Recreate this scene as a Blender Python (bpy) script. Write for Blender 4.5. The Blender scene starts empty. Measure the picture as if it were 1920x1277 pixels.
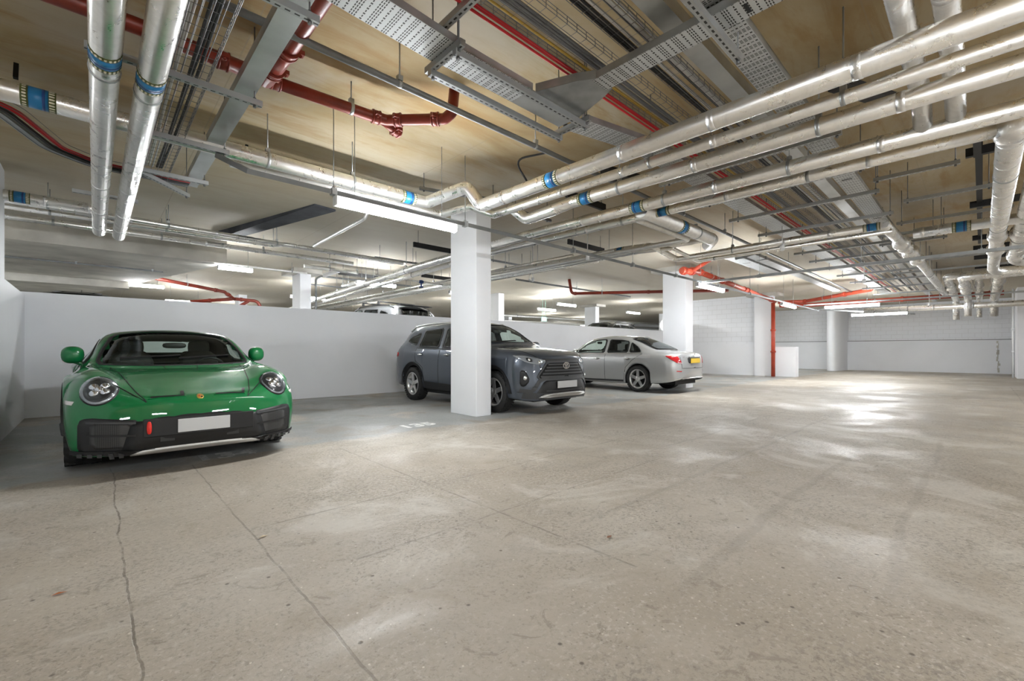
import bpy, bmesh, math, random
from mathutils import Vector, Matrix
from mathutils.bvhtree import BVHTree
sc = bpy.context.scene
C = sc.collection
PI = math.pi
# ---------------------------------------------------------------- camera
CAMZ = 1.10
cam = bpy.data.objects.new('camera', bpy.data.cameras.new('camera'))
C.objects.link(cam)
cam.location = (0, 0, CAMZ)
cam.rotation_euler = (PI/2, 0, math.radians(46.7) - PI/2)
cam.data.sensor_width = 36.0
cam.data.lens = 36.0*829.6/1920
cam.data.shift_y = 18.5/1920
cam.data.clip_start = 0.05
cam.data.clip_end = 200
sc.camera = cam
# ---------------------------------------------------------------- world, exposure
w = bpy.data.worlds.new('world'); sc.world = w; w.use_nodes = True
w.node_tree.nodes['Background'].inputs[0].default_value = (0.9, 0.93, 1, 1)
w.node_tree.nodes['Background'].inputs[1].default_value = 0.3
sc.view_settings.view_transform = 'Standard'
sc.view_settings.look = 'None'
sc.view_settings.gamma = 1
sc.view_settings.use_curve_mapping = False
sc.view_settings.exposure = 2.8
TUBE = 26.0          # emission of the LED batten diffusers
sc.cycles.max_bounces = 7
sc.cycles.diffuse_bounces = 4
sc.cycles.glossy_bounces = 4
sc.cycles.transparent_max_bounces = 12
sc.cycles.sample_clamp_indirect = 6
sc.cycles.caustics_reflective = False
sc.cycles.caustics_refractive = False
# ---------------------------------------------------------------- materials
def N(nt, t, **kw):
    n = nt.nodes.new(t)
    for k, v in kw.items():
        if k.startswith('i_'):
            n.inputs[int(k[2:]) if k[2:].isdigit() else k[2:].replace('_', ' ')].default_value = v
        else: setattr(n, k, v)
    return n
def rgba(c): return (c[0], c[1], c[2], 1)
def mat(name, col, rough=0.5, metal=0.0, coat=0.0, noise=None, bump=None, emit=None, coatr=0.03, spec=None):
    m = bpy.data.materials.new(name); m.use_nodes = True
    nt = m.node_tree; b = nt.nodes['Principled BSDF']
    b.inputs['Base Color'].default_value = rgba(col)
    b.inputs['Roughness'].default_value = rough
    b.inputs['Metallic'].default_value = metal
    b.inputs['Coat Weight'].default_value = coat
    b.inputs['Coat Roughness'].default_value = coatr
    if spec is not None: b.inputs['Specular IOR Level'].default_value = spec
    if emit:
        b.inputs['Emission Color'].default_value = rgba(emit[0]); b.inputs['Emission Strength'].default_value = emit[1]
    L = nt.links.new
    tc = N(nt, 'ShaderNodeTexCoord')
    if noise:   # (scale, amount, detail) soft value variation
        nz = N(nt, 'ShaderNodeTexNoise'); nz.inputs['Scale'].default_value = noise[0]; nz.inputs['Detail'].default_value = 6
        L(tc.outputs['Object'], nz.inputs['Vector'])
        mr = N(nt, 'ShaderNodeMapRange'); mr.inputs[1].default_value = .3; mr.inputs[2].default_value = .7
        mr.inputs[3].default_value = 1-noise[1]; mr.inputs[4].default_value = 1+noise[1]*.4
        L(nz.outputs[0], mr.inputs[0])
        mx = N(nt, 'ShaderNodeMix', data_type='RGBA', blend_type='MULTIPLY'); mx.inputs[0].default_value = 1
        mx.inputs[6].default_value = rgba(col); L(mr.outputs[0], mx.inputs[7]); L(mx.outputs[2], b.inputs['Base Color'])
    if bump:    # (scale, strength, distance)
        nb = N(nt, 'ShaderNodeTexNoise'); nb.inputs['Scale'].default_value = bump[0]; nb.inputs['Detail'].default_value = 5
        L(tc.outputs['Object'], nb.inputs['Vector'])
        bp = N(nt, 'ShaderNodeBump'); bp.inputs['Strength'].default_value = bump[1]; bp.inputs['Distance'].default_value = bump[2]
        L(nb.outputs[0], bp.inputs['Height']); L(bp.outputs[0], b.inputs['Normal'])
    return m
def ramp(nt, stops):
    r = N(nt, 'ShaderNodeValToRGB')
    e = r.color_ramp.elements
    e[0].position, e[0].color = stops[0][0], rgba(stops[0][1])
    e[1].position, e[1].color = stops[-1][0], rgba(stops[-1][1])
    for p, c in stops[1:-1]:
        x = e.new(p); x.color = rgba(c)
    return r
def mth(nt, op, a, b=None, c=None):
    n = N(nt, 'ShaderNodeMath', operation=op)
    for i, v in enumerate((a, b, c)):
        if v is None: continue
        if hasattr(v, 'is_linked') or hasattr(v, 'links'): nt.links.new(v, n.inputs[i])
        else: n.inputs[i].default_value = v
    return n.outputs[0]
def mixc(nt, f, a, b, bt='MIX'):
    n = N(nt, 'ShaderNodeMix', data_type='RGBA', blend_type=bt)
    for i, v in ((0, f), (6, a), (7, b)):
        if hasattr(v, 'links'): nt.links.new(v, n.inputs[i])
        else: n.inputs[i].default_value = v if i == 0 else rgba(v)
    return n.outputs[2]
def noise(nt, vec, scale, detail=6, rough=.6, dist=0):
    n = N(nt, 'ShaderNodeTexNoise'); n.inputs['Scale'].default_value = scale; n.inputs['Detail'].default_value = detail
    n.inputs['Roughness'].default_value = rough; n.inputs['Distortion'].default_value = dist
    nt.links.new(vec, n.inputs['Vector']); return n.outputs[0]
def smooth(nt, v, a, b, lo=0., hi=1.):
    n = N(nt, 'ShaderNodeMapRange', interpolation_type='SMOOTHSTEP')
    nt.links.new(v, n.inputs[0])
    for i, x in enumerate((a, b, lo, hi)): n.inputs[i+1].default_value = x
    return n.outputs[0]
def line_mask(nt, coord, wob, at, width, a=None, lo=-99, hi=99):
    # thin line where coord == at (+ wobble), limited to lo < a < hi
    d = mth(nt, 'ABSOLUTE', mth(nt, 'SUBTRACT', mth(nt, 'ADD', coord, wob), at))
    m = smooth(nt, d, width*.35, width, 1., 0.)
    if a is not None:
        m = mth(nt, 'MULTIPLY', m, mth(nt, 'MULTIPLY', mth(nt, 'GREATER_THAN', a, lo), mth(nt, 'LESS_THAN', a, hi)))
    return m
def floor_material():
    m = bpy.data.materials.new('worn_concrete_floor'); m.use_nodes = True
    nt = m.node_tree; L = nt.links.new; b = nt.nodes['Principled BSDF']
    tc = N(nt, 'ShaderNodeTexCoord'); V = tc.outputs['Object']
    sp = N(nt, 'ShaderNodeSeparateXYZ'); L(V, sp.inputs[0]); X, Y = sp.outputs[0], sp.outputs[1]
    big = noise(nt, V, .45, 5, .6, .5)
    col = ramp(nt, [(.3, (.36, .31, .245)), (.5, (.455, .41, .345)), (.7, (.55, .51, .445))]); L(big, col.inputs[0])
    c = col.outputs[0]
    med = noise(nt, V, 3.2, 8, .7, .3)
    c = mixc(nt, smooth(nt, med, .48, .70, 0, .4), c, (.36, .325, .275))
    fine = noise(nt, V, 38, 4, .7)
    fg = smooth(nt, noise(nt, V, .7, 4, .6, .4), .42, .62, .12, .6)
    c = mixc(nt, mth(nt, 'MULTIPLY', smooth(nt, fine, .52, .66), fg), c, (.64, .61, .56))
    c = mixc(nt, smooth(nt, noise(nt, V, 1.7, 6, .7, 1.0), .55, .70, 0, .45), c, (.33, .275, .20))
    # worn speckle patches: fine dark grains gated by a broad mask
    gate = smooth(nt, noise(nt, V, .9, 5, .65, .8), .45, .66)
    spk = smooth(nt, noise(nt, V, 34, 6, .75, .4), .49, .57)
    c = mixc(nt, mth(nt, 'MULTIPLY', mth(nt, 'MULTIPLY', gate, spk), .6), c, (.25, .225, .195))
    # small pits
    vo = N(nt, 'ShaderNodeTexVoronoi'); vo.inputs['Scale'].default_value = 11; L(V, vo.inputs['Vector'])
    sepc = N(nt, 'ShaderNodeSeparateColor'); L(vo.outputs['Color'], sepc.inputs[0])
    pit = mth(nt, 'MULTIPLY', smooth(nt, vo.outputs['Distance'], .05, .13, 1., 0.), mth(nt, 'GREATER_THAN', sepc.outputs[0], .6))
    c = mixc(nt, mth(nt, 'MULTIPLY', pit, .85), c, (.13, .11, .09))
    vo2 = N(nt, 'ShaderNodeTexVoronoi'); vo2.inputs['Scale'].default_value = 26; L(V, vo2.inputs['Vector'])
    sc2 = N(nt, 'ShaderNodeSeparateColor'); L(vo2.outputs['Color'], sc2.inputs[0])
    pit2 = mth(nt, 'MULTIPLY', smooth(nt, vo2.outputs['Distance'], .06, .2, 1., 0.), mth(nt, 'GREATER_THAN', sc2.outputs[1], .78))
    c = mixc(nt, mth(nt, 'MULTIPLY', pit2, .5), c, (.2, .175, .15))
    vo3 = N(nt, 'ShaderNodeTexVoronoi'); vo3.inputs['Scale'].default_value = 48; L(V, vo3.inputs['Vector'])
    sc3 = N(nt, 'ShaderNodeSeparateColor'); L(vo3.outputs['Color'], sc3.inputs[0])
    g3 = smooth(nt, noise(nt, V, .75, 6, .7, .6), .40, .62, .12, .85)
    pit3 = mth(nt, 'MULTIPLY', mth(nt, 'MULTIPLY', smooth(nt, vo3.outputs['Distance'], .10, .30, .7, 0.), mth(nt, 'GREATER_THAN', sc3.outputs[2], .75)), g3)
    fleck = mth(nt, 'MULTIPLY', smooth(nt, noise(nt, V, 46, 8, .8, .6), .525, .575), smooth(nt, noise(nt, V, 1.0, 7, .72, .9), .38, .66, .12, 1.))
    c = mixc(nt, mth(nt, 'MULTIPLY', fleck, .75), c, (.20, .17, .135))
    blot = smooth(nt, noise(nt, V, 5.5, 8, .78, 1.2), .575, .63)
    c = mixc(nt, mth(nt, 'MULTIPLY', blot, .55), c, (.25, .21, .165))
    c = mixc(nt, pit3, c, (.17, .145, .115))
    pale = smooth(nt, noise(nt, V, 1.1, 6, .68, .8), .52, .66, 0, .5)
    c = mixc(nt, pale, c, (.66, .635, .585))
    vo4 = N(nt, 'ShaderNodeTexVoronoi'); vo4.inputs['Scale'].default_value = 30; L(V, vo4.inputs['Vector'])
    sc4 = N(nt, 'ShaderNodeSeparateColor'); L(vo4.outputs['Color'], sc4.inputs[0])
    c = mixc(nt, mth(nt, 'MULTIPLY', smooth(nt, vo4.outputs['Distance'], .08, .18, .8, 0.), mth(nt, 'GREATER_THAN', sc4.outputs[0], .86)), c, (.75, .72, .64))
    # joints and cracks
    wob = mth(nt, 'MULTIPLY', mth(nt, 'SUBTRACT', noise(nt, V, 1.1, 8, .6), .5), .12)
    wob2 = mth(nt, 'MULTIPLY', mth(nt, 'SUBTRACT', noise(nt, V, .6, 4, .5), .5), .30)
    wob3 = mth(nt, 'MULTIPLY', mth(nt, 'SUBTRACT', noise(nt, V, 5, 3, .5), .5), .03)
    masks = [line_mask(nt, X, wob, .11, .007, Y, -2, 5.6), ]
    for at, wd, lo, hi in ((.68, .008, -2, 5.2), (2.0, .012, 1.2, 5), (4.6, .012, 2.0, 6), (8.8, .02, -1, 5), (12.9, .02, -2, 6)):
        masks.append(mth(nt, 'MULTIPLY', line_mask(nt, X, wob3, at, wd, Y, lo, hi), .65))
    for at, wd, lo, hi in ((3.08, .014, .7, 9), (2.25, .012, 1.0, 4.2), (4.62, .012, 2, 14), (-.6, .02, 3, 20)):
        masks.append(mth(nt, 'MULTIPLY', line_mask(nt, Y, wob3, at, wd, X, lo, hi), .55))
    crack = masks[0]
    for k in masks[1:]: crack = mth(nt, 'MAXIMUM', crack, k)
    crack = mth(nt, 'MULTIPLY', crack, smooth(nt, noise(nt, V, 3.5, 6, .7), .38, .6, .15, 1.))
    c = mixc(nt, mth(nt, 'MULTIPLY', crack, .8), c, (.15, .125, .10))
    # tyre tracks down the aisle
    tr = None
    for at, wd, lo, hi in ((.95, .06, 1.6, 6.6), (.32, .05, 2.2, 7.8), (1.72, .04, 2.0, 9), (2.45, .03, 4, 9.5)):
        k = mth(nt, 'MULTIPLY', smooth(nt, mth(nt, 'ABSOLUTE', mth(nt, 'SUBTRACT', mth(nt, 'ADD', Y, wob2), at)), wd*.3, wd*.75, 1, 0),
                mth(nt, 'MULTIPLY', smooth(nt, X, lo, lo+.7), smooth(nt, X, hi-.7, hi, 1, 0)))
        tr = k if tr is None else mth(nt, 'MAXIMUM', tr, k)
    c = mixc(nt, mth(nt, 'MULTIPLY', tr, .22), c, (.22, .19, .16))
    # blue grey sealer left in the parking bays
    ed = mth(nt, 'MULTIPLY', mth(nt, 'SUBTRACT', noise(nt, V, 2.2, 5), .5), .7)
    bay = mth(nt, 'MULTIPLY', smooth(nt, mth(nt, 'ADD', Y, ed), 5.25, 5.4), smooth(nt, noise(nt, V, .8, 4, .6, .6), .32, .5))
    c = mixc(nt, mth(nt, 'MULTIPLY', bay, .75), c, (.33, .355, .36))
    bay2 = mth(nt, 'MULTIPLY', smooth(nt, mth(nt, 'ADD', Y, ed), 5.1, 5.25), smooth(nt, noise(nt, V, 1.3, 4, .6, .6), .52, .66))
    c = mixc(nt, mth(nt, 'MULTIPLY', bay2, .6), c, (.30, .25, .19))
    L(c, b.inputs['Base Color'])
    # polish varies: damp looking glossy patches along the aisle
    pol = smooth(nt, noise(nt, V, .55, 4, .6, .7), .46, .64)
    ro = mth(nt, 'SUBTRACT', .6, mth(nt, 'MULTIPLY', pol, .3))
    ro = mth(nt, 'ADD', ro, mth(nt, 'MULTIPLY', spk, .12))
    L(ro, b.inputs['Roughness'])
    bp = N(nt, 'ShaderNodeBump'); bp.inputs['Strength'].default_value = .35; bp.inputs['Distance'].default_value = .004
    h = mth(nt, 'SUBTRACT', mth(nt, 'ADD', fine, mth(nt, 'MULTIPLY', med, .6)), mth(nt, 'ADD', mth(nt, 'MULTIPLY', pit, 1.5), mth(nt, 'MULTIPLY', crack, 1)))
    L(h, bp.inputs['Height']); L(bp.outputs[0], b.inputs['Normal'])
    return m
def ceiling_material():
    m = bpy.data.materials.new('stained_board_marked_concrete'); m.use_nodes = True
    nt = m.node_tree; L = nt.links.new; b = nt.nodes['Principled BSDF']
    tc = N(nt, 'ShaderNodeTexCoord'); V = tc.outputs['Object']
    sp = N(nt, 'ShaderNodeSeparateXYZ'); L(V, sp.inputs[0]); X, Y = sp.outputs[0], sp.outputs[1]
    mp = N(nt, 'ShaderNodeMapping'); mp.inputs['Scale'].default_value = (.5, 1.1, 1); L(V, mp.inputs[0]); S = mp.outputs[0]
    n1 = noise(nt, S, .9, 7, .62, .6)
    col = ramp(nt, [(.28, (.30, .19, .075)), (.45, (.41, .305, .155)), (.6, (.47, .385, .245)), (.75, (.52, .46, .34))]); L(n1, col.inputs[0])
    c = col.outputs[0]
    mp2 = N(nt, 'ShaderNodeMapping'); mp2.inputs['Scale'].default_value = (.35, 2.6, 1); L(V, mp2.inputs[0])
    st = noise(nt, mp2.outputs[0], 1.7, 7, .7, .8)
    c = mixc(nt, smooth(nt, st, .47, .66, 0, .6), c, (.34, .20, .065))
    org = noise(nt, V, 2.3, 6, .7, .5)
    c = mixc(nt, smooth(nt, org, .60, .76, 0, .55), c, (.42, .20, .04))
    gry = noise(nt, V, .5, 5, .6, .3)
    c = mixc(nt, smooth(nt, gry, .5, .66, 0, .55), c, (.50, .47, .41))
    # slab colour turns paler away from the camera
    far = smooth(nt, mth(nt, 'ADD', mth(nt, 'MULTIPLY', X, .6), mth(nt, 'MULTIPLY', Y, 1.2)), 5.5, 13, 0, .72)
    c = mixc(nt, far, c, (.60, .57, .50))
    wob = mth(nt, 'MULTIPLY', mth(nt, 'SUBTRACT', noise(nt, V, 1.3, 5), .5), .02)
    g1 = mth(nt, 'ABSOLUTE', mth(nt, 'SUBTRACT', mth(nt, 'PINGPONG', mth(nt, 'ADD', mth(nt, 'ADD', X, wob), 40.6), 1.22), 0.))
    g2 = mth(nt, 'PINGPONG', mth(nt, 'ADD', mth(nt, 'ADD', Y, wob), 40.9), .61)
    j = mth(nt, 'MAXIMUM', smooth(nt, g1, .002, .008, .5, 0), smooth(nt, g2, .002, .007, .3, 0))
    c = mixc(nt, j, c, (.33, .28, .2))
    hole = N(nt, 'ShaderNodeTexVoronoi'); hole.inputs['Scale'].default_value = 3; L(V, hole.inputs['Vector'])
    hs = N(nt, 'ShaderNodeSeparateColor'); L(hole.outputs['Color'], hs.inputs[0])
    hm = mth(nt, 'MULTIPLY', smooth(nt, hole.outputs['Distance'], .02, .05, 1, 0), mth(nt, 'GREATER_THAN', hs.outputs[0], .6))
    c = mixc(nt, mth(nt, 'MULTIPLY', hm, .6), c, (.3, .24, .16))
    L(c, b.inputs['Base Color']); b.inputs['Roughness'].default_value = .82
    bp = N(nt, 'ShaderNodeBump'); bp.inputs['Strength'].default_value = .2; bp.inputs['Distance'].default_value = .004
    L(st, bp.inputs['Height']); L(bp.outputs[0], b.inputs['Normal'])
    return m
def wall_material(name='white_painted_wall', block=False, base=(.88, .895, .93)):
    m = bpy.data.materials.new(name); m.use_nodes = True
    nt = m.node_tree; L = nt.links.new; b = nt.nodes['Principled BSDF']
    tc = N(nt, 'ShaderNodeTexCoord'); V = tc.outputs['Object']
    sp = N(nt, 'ShaderNodeSeparateXYZ'); L(V, sp.inputs[0]); Z = sp.outputs[2]
    n1 = noise(nt, V, 1.1, 6, .6)
    c = mixc(nt, smooth(nt, n1, .4, .75, 0, .35), base, tuple(x*.9 for x in base))
    sm = noise(nt, V, 5, 6, .7, .4)
    c = mixc(nt, mth(nt, 'MULTIPLY', smooth(nt, sm, .62, .8, 0, .5), smooth(nt, Z, 0, .5, 1, .15)), c, (.5, .47, .43))
    h = sm
    if block:
        br = N(nt, 'ShaderNodeTexBrick'); cb = N(nt, 'ShaderNodeCombineXYZ'); L(sp.outputs[1], cb.inputs[0]); L(Z, cb.inputs[1]); L(cb.outputs[0], br.inputs['Vector'])
        br.inputs['Scale'].default_value = 1.0; br.inputs['Brick Width'].default_value = .44; br.inputs['Row Height'].default_value = .215
        br.inputs['Mortar Size'].default_value = .006; br.inputs['Mortar Smooth'].default_value = .4
        fac = br.outputs['Fac']
        c = mixc(nt, mth(nt, 'MULTIPLY', fac, .5), c, (.5, .49, .48))
        mp3 = N(nt, 'ShaderNodeMapping'); mp3.inputs['Scale'].default_value = (1, .5, 4); L(V, mp3.inputs[0])
        dirt = noise(nt, mp3.outputs[0], 1.4, 6, .75, .3)
        c = mixc(nt, mth(nt, 'MULTIPLY', smooth(nt, dirt, .62, .74), smooth(nt, Z, 2.3, 1.7, 0, .5)), c, (.42, .36, .30))
        h = mth(nt, 'SUBTRACT', 1., fac)
    L(c, b.inputs['Base Color']); b.inputs['Roughness'].default_value = .6
    bp = N(nt, 'ShaderNodeBump'); bp.inputs['Strength'].default_value = .25; bp.inputs['Distance'].default_value = .004
    L(h, bp.inputs['Height']); L(bp.outputs[0], b.inputs['Normal'])
    return m
def foil_material(name, col, rough=.3, crinkle=.35):
    m = bpy.data.materials.new(name); m.use_nodes = True
    nt = m.node_tree; L = nt.links.new; b = nt.nodes['Principled BSDF']
    V = N(nt, 'ShaderNodeTexCoord').outputs['Object']
    b.inputs['Metallic'].default_value = .93
    n1 = noise(nt, V, 7, 5, .65, 1.0)
    L(mixc(nt, smooth(nt, n1, .45, .72, 0, .35), col, tuple(x*.72 for x in col)), b.inputs['Base Color'])
    L(smooth(nt, n1, .3, .7, rough, rough+.2), b.inputs['Roughness'])
    n2 = noise(nt, V, 22, 4, .6, 1.5)
    bp = N(nt, 'ShaderNodeBump'); bp.inputs['Strength'].default_value = crinkle; bp.inputs['Distance'].default_value = .006
    L(mth(nt, 'ADD', mth(nt, 'MULTIPLY', n1, .7), n2), bp.inputs['Height']); L(bp.outputs[0], b.inputs['Normal'])
    return m
def holes_material(name, base, pattern, hole=(.015, .015, .014), metal=.75, rough=.42):
    # pattern: 'slot' (strut channel), 'tray' (perforated cable tray). local x runs along the metal.
    m = bpy.data.materials.new(name); m.use_nodes = True
    nt = m.node_tree; L = nt.links.new; b = nt.nodes['Principled BSDF']
    V = N(nt, 'ShaderNodeTexCoord').outputs['Object']
    sp = N(nt, 'ShaderNodeSeparateXYZ'); L(V, sp.inputs[0]); X, Y = sp.outputs[0], sp.outputs[1]
    ge = N(nt, 'ShaderNodeNewGeometry'); gs = N(nt, 'ShaderNodeSeparateXYZ')
    vt = N(nt, 'ShaderNodeVectorTransform', vector_type='NORMAL', convert_from='WORLD', convert_to='OBJECT')
    L(ge.outputs['True Normal'], vt.inputs[0]); L(vt.outputs[0], gs.inputs[0])
    flat = mth(nt, 'GREATER_THAN', mth(nt, 'ABSOLUTE', gs.outputs[2]), .7)
    def slots(px, hx, py, hy, ox=0, oy=0, odd=False):
        x = mth(nt, 'ADD', X, 100+ox)
        if odd:   # every second row shifted half a pitch
            row = mth(nt, 'MODULO', mth(nt, 'FLOOR', mth(nt, 'DIVIDE', mth(nt, 'ADD', Y, 100+oy), py)), 2)
            x = mth(nt, 'ADD', x, mth(nt, 'MULTIPLY', row, px/2))
        fx = mth(nt, 'ABSOLUTE', mth(nt, 'SUBTRACT', mth(nt, 'MODULO', x, px), px/2))
        fy = mth(nt, 'ABSOLUTE', mth(nt, 'SUBTRACT', mth(nt, 'MODULO', mth(nt, 'ADD', Y, 100+oy), py), py/2)) if py else mth(nt, 'ABSOLUTE', Y)
        return mth(nt, 'MULTIPLY', mth(nt, 'LESS_THAN', fx, hx), mth(nt, 'LESS_THAN', fy, hy))
    if pattern == 'slot': msk = slots(.05, .014, None, .006)
    else:
        msk = mth(nt, 'MAXIMUM', slots(.1, .0035, .025, .009, 0, 0), mth(nt, 'MAXIMUM', slots(.1, .0035, .025, .009, .014, 0), slots(.1, .0035, .025, .009, -.014, 0)))
        msk = mth(nt, 'MAXIMUM', msk, slots(.1, .0065, .05, .0065, .05, .012))
        msk = mth(nt, 'MAXIMUM', msk, slots(.1, .0035, .05, .009, .05, .037))
    msk = mth(nt, 'MULTIPLY', msk, flat)
    n1 = noise(nt, V, 9, 4)
    base_c = mixc(nt, smooth(nt, n1, .4, .7, 0, .3), base, tuple(x*.8 for x in base))
    L(mixc(nt, msk, base_c, hole), b.inputs['Base Color'])  # openings are near-black colour, the shade inside the metal painted in
    L(mth(nt, 'MULTIPLY', mth(nt, 'SUBTRACT', 1., msk), metal), b.inputs['Metallic'])
    b.inputs['Roughness'].default_value = rough
    return m
M = {}
M['floor'] = floor_material(); M['ceil'] = ceiling_material()
M['wall'] = wall_material(); M['block'] = wall_material('white_painted_blockwork', True)
M['soffit'] = mat('grey_concrete_beam', (.60, .58, .53), .85, noise=(1.6, .3), bump=(12, .3, .004))
M['darkface'] = mat('dark_step_face', (.075, .08, .095), .7, noise=(3, .5), bump=(8, .4, .006))
M['foil'] = foil_material('aluminium_foil_jacket', (.90, .895, .875), .24, .035)
M['foil2'] = foil_material('crinkled_foil_wrap', (.90, .905, .91), .22, .35)
M['foilp'] = foil_material('pale_foil_jacket', (.88, .875, .86), .38, .05)
M['galv'] = mat('galvanised_steel', (.47, .49, .50), .42, .8, noise=(6, .25))
M['trunk'] = mat('galvanised_trunking', (.55, .57, .575), .38, .75, noise=(2.5, .25))
M['conduit'] = mat('grey_conduit', (.23, .24, .245), .45, .4, noise=(5, .2))
M['strut'] = holes_material('slotted_strut', (.46, .48, .49), 'slot')
M['tray'] = holes_material('perforated_tray', (.60, .62, .63), 'tray', metal=.6, rough=.5)
M['wire'] = mat('zinc_wire', (.2, .205, .21), .45, .8)
M['blk'] = mat('black_steel', (.012, .012, .013), .5, .2)
M['rubber'] = mat('black_rubber', (.018, .018, .019), .7)
M['red'] = mat('red_oxide_pipe', (.25, .035, .02), .36, noise=(4, .25), bump=(30, .1, .002))
M['redb'] = mat('bright_red_pipe', (.50, .07, .035), .4, noise=(4, .2))
M['redc'] = mat('red_cable', (.62, .02, .03), .45)
M['blkc'] = mat('black_cable', (.02, .02, .022), .5)
M['gryc'] = mat('grey_cable', (.20, .21, .23), .5)
M['whtc'] = mat('white_cable', (.62, .63, .64), .5)
M['yelc'] = mat('yellow_cable', (.60, .40, .08), .5)
M['blue'] = mat('blue_band', (.02, .20, .46), .35)
M['dkblue'] = mat('dark_blue_band', (.02, .06, .22), .35)
M['green'] = mat('olive_green_band', (.085, .10, .02), .4)
M['cream'] = mat('cream_print', (.78, .75, .6), .5)
M['pvc'] = mat('white_plastic', (.78, .79, .80), .4)
M['led'] = mat('lit_diffuser', (1, 1, 1), .5, emit=((.95, .98, 1), TUBE))
M['led2'] = mat('unlit_diffuser', (.8, .8, .8), .4)
M['paintw'] = mat('white_floor_paint', (.93, .93, .91), .7, noise=(30, .25))
M['paintf'] = mat('faded_floor_paint', (.62, .62, .60), .7, noise=(20, .5))
# ---------------------------------------------------------------- mesh builder
def arc_path(pts, R, n=6):
    P = [Vector(p) for p in pts]
    if len(P) < 3 or R <= 0: return P
    out = [P[0]]
    for i in range(1, len(P)-1):
        a, b, c = P[i-1], P[i], P[i+1]
        u = (a-b); v = (c-b); lu, lv = u.length, v.length
        if lu < 1e-6 or lv < 1e-6: continue
        u /= lu; v /= lv
        ang = u.angle(v)
        if ang > PI-.02: out.append(b); continue
        t = min(R/math.tan(ang/2), lu*.49, lv*.49)
        p0, p1 = b+u*t, b+v*t
        for k in range(n+1):
            s = k/n
            out.append(p0*(1-s)**2 + b*2*s*(1-s) + p1*s*s)
    out.append(P[-1]); return out
class MB:
    def __init__(s): s.v = []; s.f = []; s.m = []; s.sm = []
    def add(s, vs, fs, mi=0, smooth=False):
        o = len(s.v); s.v += [Vector(v) for v in vs]
        for f in fs: s.f.append([i+o for i in f]); s.m.append(mi); s.sm.append(smooth)
        return s
    def box(s, c, d, mi=0, rot=None):
        c = Vector(c); hx, hy, hz = d[0]/2, d[1]/2, d[2]/2
        vs = [Vector((x, y, z)) for x in (-hx, hx) for y in (-hy, hy) for z in (-hz, hz)]
        if rot is not None: vs = [rot @ v for v in vs]
        return s.add([v+c for v in vs], [(0, 1, 3, 2), (4, 6, 7, 5), (0, 4, 5, 1), (2, 3, 7, 6), (0, 2, 6, 4), (1, 5, 7, 3)], mi)
    def frames(s, P):
        out = []; up = None
        for i, p in enumerate(P):
            t = (P[min(i+1, len(P)-1)]-P[max(i-1, 0)])
            if i and i < len(P)-1:
                t = (P[i+1]-P[i]).normalized()+(P[i]-P[i-1]).normalized()
            t.normalize()
            if up is None:
                up = Vector((0, 0, 1)) if abs(t.z) < .9 else Vector((0, 1, 0))
            n = (up - t*up.dot(t)).normalized(); up = n
            out.append((p, t, n, t.cross(n)))
        return out
    def tube(s, pts, r, n=16, mi=0, caps=True, smooth=True):
        P = [Vector(p) for p in pts]; fr = s.frames(P); vs = []; fs = []
        rr = r if isinstance(r, (list, tuple)) else [r]*len(P)
        for (p, t, a, b), q in zip(fr, rr):
            for k in range(n):
                th = 2*PI*k/n; vs.append(p+(a*math.cos(th)+b*math.sin(th))*q)
        for i in range(len(P)-1):
            for k in range(n):
                fs.append((i*n+k, i*n+(k+1) % n, (i+1)*n+(k+1) % n, (i+1)*n+k))
        s.add(vs, fs, mi, smooth)
        if caps:
            o = len(s.v)-len(vs)
            s.f.append([o+k for k in reversed(range(n))]); s.m.append(mi); s.sm.append(False)
            s.f.append([o+(len(P)-1)*n+k for k in range(n)]); s.m.append(mi); s.sm.append(False)
        return s
    def rect(s, pts, wd, ht, mi=0):     # rectangular tube swept along pts (wd across, ht up)
        P = [Vector(p) for p in pts]; fr = s.frames(P); vs = []; fs = []
        for p, t, a, b in fr:
            for x, y in ((-1, -1), (1, -1), (1, 1), (-1, 1)): vs.append(p+b*(x*wd/2)+a*(y*ht/2))
        for i in range(len(P)-1):
            for k in range(4): fs.append((i*4+k, i*4+(k+1) % 4, (i+1)*4+(k+1) % 4, (i+1)*4+k))
        fs += [(3, 2, 1, 0), tuple((len(P)-1)*4+k for k in range(4))]
        return s.add(vs, fs, mi)
    def ball(s, c, r, mi=0, n=14, p=1.0, rot=None):
        vs = []; fs = []; c = Vector(c)
        sg = lambda v: math.copysign(abs(v)**p, v)
        for i in range(n+1):
            ph = -PI/2+PI*i/n
            for k in range(2*n):
                th = PI*k/n
                v = Vector((r[0]*sg(math.cos(ph))*sg(math.cos(th)), r[1]*sg(math.cos(ph))*sg(math.sin(th)), r[2]*sg(math.sin(ph))))
                vs.append(c+(rot @ v if rot is not None else v))
        for i in range(n):
            for k in range(2*n): fs.append((i*2*n+k, i*2*n+(k+1) % (2*n), (i+1)*2*n+(k+1) % (2*n), (i+1)*2*n+k))
        return s.add(vs, fs, mi, True)
    def lathe(s, prof, c, axis='x', n=40, mi=0, smooth=True, closed=False):   # prof: (along, radius)
        vs = []; fs = []; c = Vector(c)
        for a, r in prof:
            for k in range(n):
                th = 2*PI*k/n; co, si = math.cos(th)*r, math.sin(th)*r
                vs.append(c+(Vector((a, co, si)) if axis == 'x' else Vector((co, a, si)) if axis == 'y' else Vector((co, si, a))))
        for i in range(len(prof)-1):
            for k in range(n): fs.append((i*n+k, i*n+(k+1) % n, (i+1)*n+(k+1) % n, (i+1)*n+k))
        return s.add(vs, fs, mi, smooth)
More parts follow.
